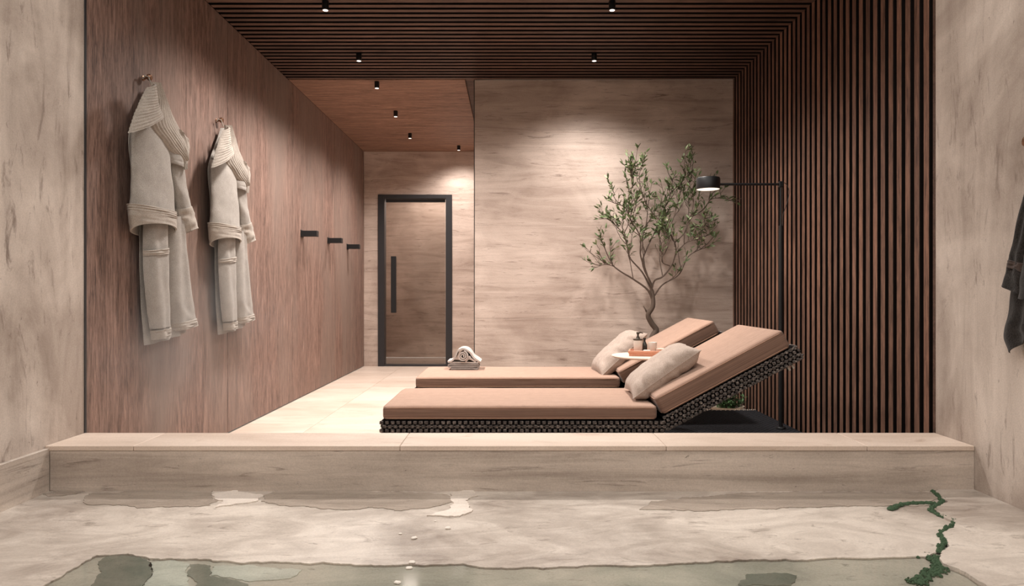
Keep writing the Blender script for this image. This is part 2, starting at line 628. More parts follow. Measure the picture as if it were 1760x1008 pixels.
def door_part(name, boxes, mat, r=0.002):
    m = MB()
    for a, b in boxes:
        m.cbox((a[0] + dl, a[1], a[2]), (b[0] + dl, b[1], b[2]), r)
    return m.build(name, mat, door)


fw = 0.085
door_part('frame', [((DX0, -0.02, 0), (DX0 + fw, 0.12, DZ)), ((DX1 - fw, -0.02, 0), (DX1, 0.12, DZ)),
                    ((DX0 + fw, -0.02, DZ - 0.05), (DX1 - fw, 0.12, DZ))], M['frame'])
gx0, gx1 = DX0 + fw + 0.012, DX1 - fw - 0.012
door_part('rail', [((gx0, 0.035, DZ - 0.095), (gx1, 0.075, DZ - 0.055))], M['frame'])
door_part('threshold', [((DX0 + fw, -0.01, 0), (DX1 - fw, 0.11, 0.022))], M['frame'])
door_part('pane', [((gx0, 0.05, 0.03), (gx1, 0.06, DZ - 0.095))], M['glass'], 0.001)
hx = (677 - CX) * Y2 / F
hz0, hz1 = H - (538 - CY) * Y2 / F, H + (CY - 441) * Y2 / F
hd = door_part('handle', [((hx - 0.035, -0.035, hz0), (hx + 0.035, -0.005, hz1))], M['black'], 0.004)
tag(hd, 'long flat black pull handle')
m = MB()
for z in (hz0 + 0.1, hz1 - 0.1):
    m.box((hx - 0.012 + dl, -0.006, z - 0.012), (hx + 0.012 + dl, 0.051, z + 0.012))
m.build('standoff', M['black'], hd)

# slatted wall on the right
wr = MB()
wr.box((XR + 0.03, Y0, 0), (XR + 0.09, Y1 + 0.1, ZC + 0.05))
wall_right = struct('wall_right', wr, M['backing'])
PITCH, SW = 0.077, 0.046
sm = MB()
sm.cbox((0, -SW / 2, 0.004), (0.031, SW / 2, ZC + 0.045), 0.002)


def batten(mb, name, face_mat, axis):
    me = mb.mesh(name, face_mat)
    me.materials.append(M['slat_side'])
    for p in me.polygons:
        p.material_index = 0 if p.normal[axis] < -0.9 else 1  # front face walnut, every other face black
    return me


slat_me = batten(sm, 'slat', M['slat_wall'], 0)
y = 3.281
while y < Y1 - 0.02:
    link('slat', slat_me, wall_right, (XR, y, 0))
    y += PITCH
m = MB()
m.box((XR + 0.0, Y0, 0), (XR + 0.03, Y0 + 0.02, ZC + 0.05))
struct('trim_3', m, M['slat_ceiling'])

# slatted ceiling
ce = MB()
ce.box((XL - 0.06, Y0, ZC + 0.035), (XR + 0.09, Y1 + 0.005, ZC + 0.1))
ceiling = struct('ceiling', ce, M['backing'])
sm = MB()
sm.cbox((XL, -SW / 2, 0), (XR, SW / 2, 0.035), 0.002)
cs_me = batten(sm, 'slat', M['slat_ceiling'], 2)
y = 3.26
while y < Y1 - 0.01:
    link('slat', cs_me, ceiling, (0, y, ZC))
    y += PITCH
# front edge of the ceiling above the opening
fa = MB()
fa.box((XL - 0.06, Y0 - 0.1, ZC + 0.0), (XR + 0.09, Y0, 3.35))
struct('wall_fascia', fa, M['trav_v'])

# niche ceiling: timber boards with a recessed slot on its right
nc = MB()
nc.box((XL - 0.06, Y1 + 0.005, ZC + 0.06), (XN + 0.1, Y2 + 0.14, ZC + 0.1))
nceil = struct('ceiling', nc, M['slat_ceiling'])
m = MB()
m.cbox((XL, Y1 + 0.002, ZC), (-0.4225, Y2, ZC + 0.06), 0.001)
m.build('board', M['wood_ceiling'], nceil)
m = MB()
m.box((-0.4225, Y1 + 0.002, ZC + 0.02), (XN + 0.02, Y2, ZC + 0.06))
m.build('board', M['slat_ceiling'], nceil)

# pool room walls, left with its stone plinth
pw = MB()
pw.box((XL - 0.2, -3.0, -0.1), (XL - 0.001, Y0, 3.35))
struct('wall_front_left', pw, M['trav_v'])
pw = MB()
pw.box((XR + 0.001, -3.0, -0.1), (XR + 0.2, Y0, 3.35))
struct('wall_front_right', pw, M['trav_v'])
pw = MB()
pw.box((XL - 0.2, -3.2, -0.1), (XR + 0.2, -3.0, 3.35))
struct('wall_front', pw, M['trav_v'])
pl = MB()
pl.cbox((XL, -3.0, 0.0), (XL + 0.02, YC, 0.325), 0.002)
struct('baseboard_left', pl, M['trav_curb'])

# curb between the pool and the lounge: core, top slabs, front slabs
cu = MB()
cu.box((XL, YC + 0.02, 0), (XR, Y0, ZK - 0.022))
curb = struct('curb', cu, M['trav_curb'])
jx = [XL, -1.62, -0.48, 0.66, 1.52, XR]
for a, b in zip(jx[:-1], jx[1:]):
    m = MB()
    m.cbox((a + 0.0008, YC - 0.003, ZK - 0.021), (b - 0.0008, Y0 + 0.003, ZK), 0.002)
    m.build('slab', M['trav_floor'], curb)
m = MB()
m.cbox((XL + 0.02, YC, 0), (XR, YC + 0.02, ZK - 0.022), 0.001)
m.build('front_slab', M['trav_curb'], curb)


ZB = 0.133


# ------------------------------------------------------------------ pool floor
def jitter(pts, step=0.01, amp=0.012, seed=0.0, closed=True):
    out = []
    n = len(pts)
    for i in range(n if closed else n - 1):
        a, b = pts[i], pts[(i + 1) % n]
        L = (b - a).length
        k = max(1, int(L / step))
        nrm = Vector((-(b - a).y, (b - a).x, 0))
        if nrm.length > 0:
            nrm.normalize()
        for j in range(k):
            p = a.lerp(b, j / k)
            w = noise.noise(Vector((p.x * 9, p.y * 9, seed))) + 0.7 * noise.noise(Vector((p.x * 26, p.y * 26, seed + 5))) + 0.45 * noise.noise(Vector((p.x * 70, p.y * 70, seed + 9)))
            out.append(p + nrm * amp * w * (1 if j or amp < 0.02 else 0.5))
    return out


def plate(name, pts, z, thick, mat, parent=None, taper=0.0):
    n = len(pts)
    m = MB()
    c = sum(pts, Vector((0, 0, 0))) / n
    vs = [(p.x, p.y, z) for p in pts]
    lo = [(p.x + (p.x - c.x) * taper, p.y + (p.y - c.y) * taper, z - thick) for p in pts]
    tri = tessellate_polygon([[Vector(v) for v in vs]])
    m.add(vs + lo, [tuple(t) for t in tri] + [(i, i + n, (i + 1) % n + n, (i + 1) % n) for i in range(n)])
    me = m.mesh(name, mat)
    import bmesh
    bm = bmesh.new()
    bm.from_mesh(me)
    for f in bm.faces:
        if len(f.verts) == 3 and f.normal.z < 0:
            f.normal_flip()
    bm.to_mesh(me)
    bm.free()
    return link(name, me, parent)


def shore(px, z, step=0.008, amp=0.008, seed=0.0):
    return jitter([on_z(x, y, z) for x, y in px], step, amp, seed)


bed = MB()
bed.box((XL, -3.0, -0.1), (XR, YC, ZB))
pool = struct('floor', bed, M['pool_bed'])
pool['label'] = 'greenish wet stone floor of the plunge pool'
EDGE = [(60, 1016), (95, 996), (130, 975), (166, 955), (222, 951), (262, 962), (330, 960), (420, 967), (560, 968), (700, 972), (790, 971),
        (880, 977), (1000, 973), (1130, 970), (1195, 966), (1330, 962), (1470, 960), (1590, 957)]
MOSS = [(1618, 968), (1612, 950), (1624, 932), (1617, 918), (1640, 898), (1613, 886), (1600, 876), (1621, 862), (1611, 852), (1603, 845)]
top = [Vector((XL + 0.02, YC, ZP)), Vector((XL + 0.02, 1.86, ZP))]
e = jitter([on_z(x, y, ZP) for x, y in EDGE + MOSS[1:-1]] + [Vector((1.82, YC, ZP))], 0.008, 0.012, 1.0, closed=False)
shelf = plate('shelf', top + [on_z(40, 1024, ZP)] + e + [Vector((1.80, YC, ZP))], ZP, 0.0065, M['pool_stone'], pool)
zr = ZP + 0.008
e = jitter([on_z(x + 6, y, zr) for x, y in MOSS[::-1]] + [on_z(1660, 984, zr), on_z(1706, 1012, zr), on_z(1760, 1060, zr)], 0.008, 0.012, 3.0, closed=False)
plate('shelf', [Vector((XR, 1.5, zr)), Vector((XR, YC, zr)), Vector((1.83, YC, zr))] + e + [on_z(1770, 1070, zr)], zr, 0.0145, M['pool_stone'], pool)

wm = MB()
wm.box((XL + 0.021, -2.9, ZB - 0.002), (XR - 0.001, YC - 0.001, ZB + 0.0045))
wt = wm.build('water', M['water'], None)
tag(wt, 'thin film of clear water over the greenish lower pool bed', 'water', None, 'stuff')
PUD = [
    ('wide wet patch on the pale pool stone below the left robe', [(143, 856), (152, 849), (205, 846), (240, 842), (360, 842), (366, 852), (372, 862), (360, 870), (300, 871), (250, 874), (200, 869), (150, 867)]),
    ('wide wet patch on the pool stone in front of the loungers', [(455, 851), (480, 843), (560, 842), (700, 846), (760, 849), (790, 856), (768, 868), (690, 878), (640, 871), (590, 877), (500, 871), (450, 862)]),
    ('long wet patch beside the moss line at the right of the pool', [(1260, 850), (1300, 846), (1450, 846), (1520, 846), (1600, 846), (1608, 858), (1597, 868), (1500, 870), (1400, 872), (1300, 875), (1200, 878), (1100, 876), (1120, 862), (1180, 855)]),
    ('small wet streak on the pale stone near the left pool wall', [(75, 850), (100, 843), (150, 839), (145, 845), (110, 852), (80, 853)]),
]
for i, (lab, px) in enumerate(PUD):
    tag(plate('puddle', shore(px, ZP + 0.0025, 0.008, 0.018, 7.0 + i), ZP + 0.0025, 0.002, M['wet_stone']), lab, 'puddle')
tag(plate('lime_crust', shore([(780, 846), (812, 841), (817, 850), (801, 860), (811, 880), (790, 887), (732, 886), (770, 876), (776, 860)], ZP + 0.005, 0.007, 0.018, 3.3), ZP + 0.005, 0.005, M['lime']),
    'white zigzag lime crust on the pool stone beside the wet patch', 'crust')
tag(plate('lime_crust', shore([(365, 848), (410, 840), (420, 846), (450, 852), (440, 862), (400, 868), (370, 872), (380, 860)], ZP + 0.005, 0.007, 0.02, 4.1), ZP + 0.005, 0.005, M['lime']),
    'pale lime crust between the two wet patches at the left', 'crust')
zb = ZB
BEDP = [
    ('dark_patch', M['dark_algae'], [(152, 1012), (170, 985), (166, 965), (190, 955), (235, 957), (258, 968), (262, 985), (250, 1012)]),
    ('silt_patch', M['pale_algae'], [(250, 1012), (262, 985), (256, 967), (300, 964), (325, 970), (318, 985), (336, 1012)]),
    ('dark_patch', M['dark_algae'], [(336, 1012), (322, 985), (328, 970), (362, 972), (360, 990), (420, 1000), (430, 1012)]),
    ('silt_patch', M['pale_algae'], [(362, 990), (366, 974), (430, 973), (520, 980), (500, 995), (430, 999)]),
    ('dark_patch', M['dark_algae'], [(1272, 1006), (1285, 988), (1330, 984), (1372, 990), (1360, 1006)]),
]
for i, (nm, mt, px) in enumerate(BEDP):
    plate(nm, shore(px, zb + 0.003, 0.007, 0.014, 20.0 + i), zb + 0.003, 0.003, mt, pool)


def moss_strip(px, w, z, seed):
    rr = random.Random(seed)
    m = MB()
    pts = spline([on_z(x, y, z) for x, y in px], 90)
    for p in pts:
        for k in range(5):
            q = p + Vector((rr.gauss(0, w), rr.gauss(0, w), 0))
            r = rr.uniform(0.003, 0.008)
            m.lathe([(r, 0.0), (r * 0.9, r * 0.5), (r * 0.3, r)], q, 5)
    return m.build('moss', M['moss'], None, True)


mo = moss_strip(MOSS[1:], 0.0045, ZP + 0.001, 4)
tag(mo, 'green moss growing along the crack at the right of the pool', 'moss', None, 'stuff')
mo = moss_strip([(1600, 958), (1612, 968), (1622, 974), (1606, 984), (1590, 995), (1572, 1004)], 0.012, ZB + 0.001, 5)
tag(mo, 'thick green moss tuft at the corner of the pool step', 'moss', None, 'stuff')
mo = moss_strip([(1606, 866), (1570, 866), (1545, 870), (1530, 877)], 0.004, ZP + 0.003, 6)
tag(mo, 'thin moss vein branching off across the wet patch', 'moss', None, 'stuff')
CH = [(748, 897, 'smallest'), (770, 910, 'upper'), (712, 927, 'lone'), (688, 919, 'faint'), (708, 969, 'edge'), (703, 979, 'slanted'), (683, 1004, 'lowest')]
CL = {'smallest': 'tiny white stone chip below the zigzag lime crust', 'upper': 'white stone chip right of the others on the pale shelf',
      'lone': 'white stone chip in the middle of the pale shelf', 'faint': 'tiny white chip beside a larger one on the pale shelf',
      'edge': 'white stone chip lying on the edge of the pool step', 'slanted': 'slanting white stone chip just below the pool step edge',
      'lowest': 'white stone chip lowest on the green pool bed'}
for x, y_, k in CH:
    z = ZP if y_ < 972 else zb
    p = on_z(x, y_, z)
    s = {'smallest': 0.003, 'faint': 0.004}.get(k, 0.0068)
    m = MB()
    m.cbox((-s * 1.5, -s, -0.0002), (s * 1.5, s, s * 1.1), s * 0.45, Matrix.Rotation(R.uniform(-0.6, 0.6), 4, 'Z'))
    tag(m.build('stone_chip', M['chip'], None, False, p), CL[k], 'stone')

# ------------------------------------------------------------------ downlights
DL = [(-1.22, 4.49, 'left of the pair of black ceiling downlights nearest the pool'),
      (0.655, 4.49, 'right of the pair of black ceiling downlights nearest the pool'),
      (-1.22, 5.47, 'black downlight on the slats, left of the second pair'),
      (0.655, 5.47, 'black downlight on the slats in front of the stone wall'),
      (-1.22, 6.20, 'first black downlight on the timber niche ceiling, nearest the slats'),
      (-1.22, 7.20, 'middle black downlight of the row along the timber niche ceiling'),
      (-1.22, 8.21, 'last black downlight of the row along the timber niche ceiling'),
      (-0.69, 8.89, 'small black downlight at the right, above the glass door')]
b_ = MB()
b_.lathe([(0.0215, 0.0), (0.022, 0.002), (0.022, 0.058), (0.021, 0.06)], (0, 0, -0.06), 20)
dl_body = b_.mesh('housing', M['black'], True)
b_ = MB()
b_.lathe([(0.0, -0.0005), (0.017, -0.0005), (0.018, 0.001)], (0, 0, -0.0605), 20)
dl_lens = b_.mesh('lens', M['lens'], True)
for i, (x, y_, lab) in enumerate(DL):
    d = empty('downlight', lab, 'lamp', (x, y_, ZC), 'black ceiling downlights')
    link('housing', dl_body, d)
    link('lens', dl_lens, d)
    li = bpy.data.lights.new('downlight_beam', 'SPOT')
    li.energy = SPOT_W * (0.42 if i == 7 else 0.8 if i > 3 else 0.85 if i == 3 else 1.0)
    li.color = SPOT_COL
    li.spot_size = math.radians(140)
    li.spot_blend = 1.0
    li.shadow_soft_size = 0.09
    lo = link('downlight_beam', li, d, (0, 0, -0.066))

# ------------------------------------------------------------------ sun loungers
LX0, LX1 = -0.682, 0.765
LW = 0.69


def puff(hx, hy, amp):
    def fn(p):
        q = Vector(p)
        k = max(0.0, 1 - (p.x / hx) ** 6) * max(0.0, 1 - (p.y / hy) ** 6)
        if p.z > 0:
            q.z += amp * k + 0.002 * noise.noise(Vector((p.x * 5, p.y * 6, 1.0)))
        q.y += 0.003 * noise.noise(Vector((p.x * 6, p.z * 20, 3.0)))
        return q
    return fn


def beads(m, o, u, v, nrm, nu, nv, pu, pv, rim=False):
    """rows of rounded strands laid over a core face"""
    o, u, v, nrm = Vector(o), Vector(u), Vector(v), Vector(nrm)
    mt = Matrix((u, v, nrm)).transposed().to_4x4()
    for j in range(nv):
        for i in range(nu):
            c = o + u * (pu * (i + 0.5 * (j % 2) + 0.25)) + v * (pv * (j + 0.5))
            up = 0.004 + R.uniform(-0.001, 0.001)
            wu = pu * 0.33 * R.uniform(0.92, 1.08)
            m.cbox((-wu, -pv * 0.42, -0.006), (wu, pv * 0.42, 0.005), 0.0022, Matrix.Translation(c + nrm * up) @ mt @ Matrix.Rotation(R.uniform(-0.12, 0.12), 4, 'Z'))
            if j % 2 == 1:
                c2 = c + u * pu * 0.5
                m.cbox((-pu * 0.3, -pv * 0.22, -0.006), (pu * 0.3, pv * 0.22, 0.003), 0.003, Matrix.Translation(c2 + nrm * 0.001) @ mt)


def make_lounger(lab):
    L = empty('sun_lounger', lab, 'lounger', (0, 0, 0), 'woven sun loungers with tan mattresses')
    hy = LW / 2
    # woven base
    m = MB()
    m.box((LX0 - 0.004, -hy + 0.004, 0.115), (0.80, hy - 0.004, 0.318))
    base = m.build('base', M['backing'], L)
    w = MB()
    nu = int((0.83 - LX0 + 0.01) / 0.0295)
    beads(w, (LX0 - 0.012, -hy + 0.004, 0.255), (1, 0, 0), (0, 0, 1), (0, -1, 0), nu, 3, 0.0295, 0.021)
    beads(w, (LX0 - 0.012, -hy + 0.006, 0.115), (1, 0, 0), (0, 0, 1), (0, -1, 0), nu, 10, 0.0295, 0.014)
    beads(w, (0.81, hy - 0.004, 0.255), (-1, 0, 0), (0, 0, 1), (0, 1, 0), nu, 3, 0.0295, 0.021)
    beads(w, (0.81, hy - 0.006, 0.115), (-1, 0, 0), (0, 0, 1), (0, 1, 0), nu, 10, 0.0295, 0.014)
    ne = int(LW / 0.0295)
    beads(w, (LX0 - 0.004, hy - 0.002, 0.115), (0, -1, 0), (0, 0, 1), (-1, 0, 0), ne, 10, 0.0295, 0.02)
    beads(w, (0.80, -hy + 0.002, 0.115), (0, 1, 0), (0, 0, 1), (1, 0, 0), ne, 10, 0.0295, 0.02)
    tag(w.build('weave', M['strand'], base), None, None, None, 'stuff')
    for sx in (LX0 + 0.06, 0.70):
        for sy in (-hy + 0.07, hy - 0.07):
            m = MB()
            m.cbox((sx - 0.035, sy - 0.035, 0.0), (sx + 0.035, sy + 0.035, 0.115), 0.004)
            m.build('leg', M['black'], L)
    # flat mattress
    hx = (LX1 - LX0) / 2
    m = MB()
    m.rbox((hx, hy, 0.0375), 0.022, (20, 10, 2), puff(hx, hy, 0.006))
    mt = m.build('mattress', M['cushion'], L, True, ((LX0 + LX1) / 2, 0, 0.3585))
    m = MB()
    for z in (0.026, -0.028):
        k = hx - 0.007, hy - 0.0065
        rr_ = 0.03
        pts = []
        for cx, cy, a0 in ((k[0] - rr_, k[1] - rr_, 0), (-k[0] + rr_, k[1] - rr_, 90), (-k[0] + rr_, -k[1] + rr_, 180), (k[0] - rr_, -k[1] + rr_, 270)):
            for q in range(5):
                a = math.radians(a0 + q * 22.5)
                pts.append((cx + (rr_ + 0.006) * math.cos(a), cy + (rr_ + 0.005) * math.sin(a), z))
        m.tube(pts + [pts[0]], 0.0026, 6, False)
    m.build('piping', M['piping'], mt, True)
    # raised back
    ang = math.radians(28.1)
    rot = Matrix.Rotation(-ang, 4, 'Y')
    P0 = Vector((0.797, 0, 0.345))
    bl, bt = 0.765, 0.106
    m = MB()
    m.rbox((bl / 2, hy, bt / 2), 0.022, (12, 10, 2), puff(bl / 2, hy, 0.005))
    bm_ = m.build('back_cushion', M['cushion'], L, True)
    bm_.matrix_local = Matrix.Translation(P0) @ rot @ Matrix.Translation((bl / 2, 0, bt / 2))
    m = MB()
    for z in (bt / 2 - 0.013, -bt / 2 + 0.011):
        k = bl / 2 - 0.007, hy - 0.0065
        pts = []
        for cx, cy, a0 in ((k[0] - 0.03, k[1] - 0.03, 0), (-k[0] + 0.03, k[1] - 0.03, 90), (-k[0] + 0.03, -k[1] + 0.03, 180), (k[0] - 0.03, -k[1] + 0.03, 270)):
            for q in range(5):
                a = math.radians(a0 + q * 22.5)
                pts.append((cx + 0.036 * math.cos(a), cy + 0.035 * math.sin(a), z))
        m.tube(pts + [pts[0]], 0.0026, 6, False)
    m.build('piping', M['piping'], bm_, True)
    m = MB()
    m.box((-0.01, -hy + 0.008, -0.075), (0.785, hy - 0.008, -0.006))
    bp = m.build('back_frame', M['backing'], L)
    bp.matrix_local = Matrix.Translation(P0) @ rot
    w = MB()
    for sgn in (-1, 1):
        u = (1, 0, 0) if sgn < 0 else (-1, 0, 0)
        beads(w, (-0.02 if sgn < 0 else 0.795, sgn * (hy - 0.006), -0.084), u, (0, 0, 1), (0, sgn, 0), 33, 4, 0.0243, 0.0205)
    beads(w, (0.786, -hy + 0.002, -0.084), (0, 1, 0), (0, 0, 1), (1, 0, 0), ne, 4, 0.0295, 0.0205)
    beads(w, (-0.01, hy - 0.002, -0.075), (1, 0, 0), (0, -1, 0), (0, 0, -1), 27, 23, 0.03, 0.03)
    tag(w.build('weave', M['strand'], bp), None, None, None, 'stuff')
    m = MB()
    for q in (-0.012, 0.012):
        m.cbox((0.72 + q - 0.006, -hy + 0.03, -0.115), (0.72 + q + 0.006, -hy + 0.036, -0.078), 0.002)
    tag(m.build('strap', M['buckle'], bp), 'pale strap end hanging under the back')
    return L


lo1 = make_lounger('nearer woven lounger with tan mattress, its dark woven base facing the pool')
lo1.location = (0, 3.61 + LW / 2, 0)
lo2 = copy_tree(lo1)
lo2['label'] = 'farther woven lounger with tan mattress, closest to the stone wall and carrying the rolled towel'
lo2.location = (0, 4.84 + LW / 2, 0)


# ------------------------------------------------------------------ throw pillows
def make_pillow(lab, seed):
    n = 44
    hw, hl, th = 0.225, 0.215, 0.074
    m = MB()
    vs, fs = [], []

    def pt(u, v, s):
        e = (1 - u ** 4) * (1 - v ** 4)
        pin = 1 - 0.07 * (1 - abs(u) ** 2) * abs(v) ** 3
        pin2 = 1 - 0.07 * (1 - abs(v) ** 2) * abs(u) ** 3
        x, y_ = u * hw * pin2, v * hl * pin
        z = th * max(0.0, e) ** 0.55
        edge = max(abs(u), abs(v))
        wr_ = noise.noise(Vector((u * 4 + seed, v * 4, s * 2.0))) * 0.006
        wr_ += math.sin(14 * v + 3 * noise.noise(Vector((u * 2, v * 2, seed)))) * 0.004 * max(0, abs(u) - 0.35)
        wr_ += math.sin(13 * u + 4 * noise.noise(Vector((u * 3, v * 2, seed + 3)))) * 0.030 * max(0, abs(v) - 0.55)
        z += wr_ * (e ** 0.4 if e > 0 else 0)
        return (x, y_, s * z)
    for s in (1, -1):
        o = len(vs)
        for i in range(n + 1):
            for j in range(n + 1):
                u, v = -math.cos(PI * i / n), -math.cos(PI * j / n)
                u, v = 0.5 * u + 0.5 * (2 * i / n - 1), 0.5 * v + 0.5 * (2 * j / n - 1)
                vs.append(pt(u, v, s))
        for i in range(n):
            for j in range(n):
                q = (o + i * (n + 1) + j, o + (i + 1) * (n + 1) + j, o + (i + 1) * (n + 1) + j + 1, o + i * (n + 1) + j + 1)
                fs.append(q if s > 0 else q[::-1])
    m.add(vs, fs)
    p = m.build('throw_pillow', M['linen'], None, True)
    tag(p, lab, 'pillow', 'beige linen throw pillows')
    # seam
    sm_ = MB()
    ring = [pt(-1 + 2 * i / 30, -1, 1) for i in range(30)] + [pt(1, -1 + 2 * i / 30, 1) for i in range(30)] \
        + [pt(1 - 2 * i / 30, 1, 1) for i in range(30)] + [pt(-1, 1 - 2 * i / 30, 1) for i in range(31)]
    sm_.tube(ring, 0.0022, 5, False)
    sm_.build('seam', M['linen'], p, True)
    return p


p1 = make_pillow('beige linen throw pillow on the nearer lounger, in front of the side table', 1.0)
p1.location = (0.850, 3.93, 0.548)
p1.rotation_euler = (0, -math.radians(36), math.radians(-3))
p2 = make_pillow('beige linen throw pillow on the farther lounger, behind the side table', 4.0)
p2.location = (0.80, 5.17, 0.545)
p2.rotation_euler = (0, -math.radians(42), math.radians(4))

# ------------------------------------------------------------------ side table with its tray
TX, TY, TZ = 0.905, 4.57, 0.576
tb = empty('side_table', 'round cream side table standing between the two loungers', 'table', (TX, TY, 0))
m = MB()
m.lathe([(0.225, -0.014), (0.236, -0.010), (0.24, -0.004), (0.238, 0.0)], (0, 0, TZ), 64)
m.build('table_top', M['table'], tb, True)
m = MB()
m.lathe([(0.02, 0.012), (0.02, TZ - 0.014)], (0, 0, 0), 20)
m.build('stem', M['black'], tb, True)
m = MB()
m.lathe([(0.10, 0.0), (0.10, 0.008), (0.095, 0.012), (0.0, 0.012)], (0, 0, 0), 40)
m.build('base', M['black'], tb, True)

tr = empty('tray', 'reddish wooden tray on the round side table', 'tray', (0.90, TY - 0.02, TZ), None, math.radians(-12))
m = MB()
m.cbox((-0.12, -0.075, 0), (0.12, 0.075, 0.022), 0.003)
m.build('body', M['tray'], tr)
m = MB()
for a, b in (((-0.125, -0.08, 0.018), (0.125, -0.068, 0.036)), ((-0.125, 0.068, 0.018), (0.125, 0.08, 0.036)),
             ((-0.125, -0.068, 0.018), (-0.113, 0.068, 0.036)), ((0.113, -0.068, 0.018), (0.125, 0.068, 0.036))):
    m.cbox(a, b, 0.002)
m.build('rim', M['tray'], tr)
zt = TZ + 0.0225
sd = empty('soap_dispenser', 'white soap dispenser with a dark pump on the wooden tray', 'dispenser', (0.835, TY - 0.02, zt))
m = MB()
m.lathe([(0.024, 0), (0.027, 0.004), (0.0305, 0.075), (0.030, 0.083), (0.018, 0.087), (0.0, 0.087)], (0, 0, 0), 28)
m.build('body', M['ceramic'], sd, True)
m = MB()
m.lathe([(0.031, 0.078), (0.0325, 0.080), (0.0325, 0.086), (0.014, 0.089), (0.011, 0.094), (0.010, 0.103), (0.006, 0.105), (0.006, 0.118), (0.010, 0.119), (0.011, 0.132), (0.0, 0.133)], (0, 0, 0), 20)
m.tube([(0, 0, 0.127), (0.02, 0, 0.129), (0.034, 0, 0.124)], [0.005, 0.0045, 0.003], 8)
m.build('pump', M['pump'], sd, True)
m = MB()
m.lathe([(0.022, 0), (0.0245, 0.003), (0.029, 0.062), (0.0285, 0.064), (0.026, 0.062), (0.022, 0.01), (0.0, 0.009)], (0, 0, 0), 28)
tag(m.build('cup', M['ceramic'], None, True, (0.935, TY - 0.005, zt)), 'small white tumbler cup on the wooden tray', 'cup')
m = MB()
m.lathe([(0.016, 0), (0.018, 0.003), (0.018, 0.045), (0.010, 0.06), (0.007, 0.066), (0.007, 0.078), (0.009, 0.079), (0.009, 0.09), (0.0, 0.091)], (0, 0, 0), 20)
tag(m.build('bottle', M['dark_glass'], None, True, (0.888, TY + 0.03, zt)), 'small dark bottle standing between dispenser and cup on the tray', 'bottle')
m = MB()
m.rbox((0.024, 0.016, 0.0085), 0.008, (3, 3, 1))
tag(m.build('soap_bar', M['ceramic'], None, True, (0.888, TY - 0.045, zt + 0.0086)), 'white bar of soap in front of the dark bottle', 'soap')
m = MB()
for k in range(2):
    m.rbox((0.032, 0.03, 0.006), 0.005, (3, 3, 1), None, Matrix.Translation((0, 0, 0.006 + 0.012 * k)))
tag(m.build('face_cloth', M['table'], None, True, (0.983, TY - 0.012, zt)), 'folded cream face cloth at the right end of the tray', 'cloth')


# ------------------------------------------------------------------ towels on the farther lounger
def ribbon(m, pts, th, y0, y1, ny=10, wob=0.003, seed=0.0):
    """a strip of cloth: 2D line (x, z) with thickness th pulled along y"""
    pts = [Vector((p[0], p[1])) for p in pts]
    n = len(pts)
    A, B = [], []
    for i, p in enumerate(pts):
        d = (pts[min(i + 1, n - 1)] - pts[max(i - 1, 0)]).normalized()
        q = Vector((-d.y, d.x)) * th / 2
        A.append(p + q)
        B.append(p - q)
    loop = A + B[::-1]
    k = len(loop)
    vs, fs = [], []
    for j in range(ny + 1):
        y_ = y0 + (y1 - y0) * j / ny
        for q in loop:
            w = wob * noise.noise(Vector((q.x * 22, y_ * 14, q.y * 22 + seed)))
            vs.append((q.x + w, y_ + (0.004 * noise.noise(Vector((q.x * 30, 0, q.y * 30 + seed))) if j in (0, ny) else 0), q.y + w * 0.6))
    for j in range(ny):
        for i in range(k):
            i2 = (i + 1) % k
            fs.append((j * k + i, j * k + i2, (j + 1) * k + i2, (j + 1) * k + i))
    for i in range(n - 1):
        fs.append((i, k - 1 - i, k - 2 - i, i + 1))
        o = ny * k
        fs.append((o + i, o + i + 1, o + k - 2 - i, o + k - 1 - i))
    m.add(vs, fs)


TX0, TX1, TYF, TYB, Z0 = -0.485, -0.245, 5.235, 5.44, 0.404
m = MB()
# folded towel: three layers joined by rounded folds
lay = []
zl = [Z0 + 0.009, Z0 + 0.0245, Z0 + 0.040]
xa, xb = TX0 + 0.02, TX1 - 0.012
lay += [(xa, zl[0]), (xa + 0.06, zl[0]), (xb - 0.04, zl[0])]
for k in range(7):
    a = -PI / 2 + PI * k / 6
    lay.append((xb - 0.01 + 0.0095 * math.cos(a), (zl[0] + zl[1]) / 2 + 0.0095 * math.sin(a)))
lay += [(xb - 0.04, zl[1]), (xa + 0.05, zl[1]), (xa - 0.0, zl[1])]
for k in range(7):
    a = -PI / 2 - PI * k / 6
    lay.append((xa - 0.01 + 0.0095 * math.cos(a), (zl[1] + zl[2]) / 2 + 0.0095 * math.sin(a)))
lay += [(xa + 0.05, zl[2]), (xb - 0.05, zl[2]), (xb, zl[2])]
ribbon(m, lay, 0.0125, TYF, TYB, 10, 0.003, 1.0)
tag(m.build('folded_towel', M['towel_fold'], None, True), 'folded grey towel lying flat under the rolled one on the farther lounger', 'towel')
m = MB()
zb_ = Z0 + 0.0475                       # underside of the rolled towel
cxx, zc = -0.374, zb_ + 0.058
sp = []
for k in range(44):
    a = math.radians(-60 + k * 20)
    r_ = 0.006 + 0.033 * k / 43
    sp.append((cxx + r_ * math.cos(a), zc + r_ * math.sin(a)))
ribbon(m, sp, 0.0095, TYF - 0.012, TYB, 8, 0.002, 2.0)
hill = spline([(TX0 - 0.006, zb_ + 0.012), (TX0 + 0.025, zb_ + 0.020), (cxx - 0.060, zb_ + 0.05), (cxx - 0.042, zb_ + 0.094), (cxx, zb_ + 0.112), (cxx + 0.044, zb_ + 0.092),
               (cxx + 0.078, zb_ + 0.048), (TX1 - 0.012, zb_ + 0.020), (TX1 + 0.004, zb_ + 0.010)], 40)
ribbon(m, hill, 0.013, TYF + 0.002, TYB + 0.006, 10, 0.003, 3.0)
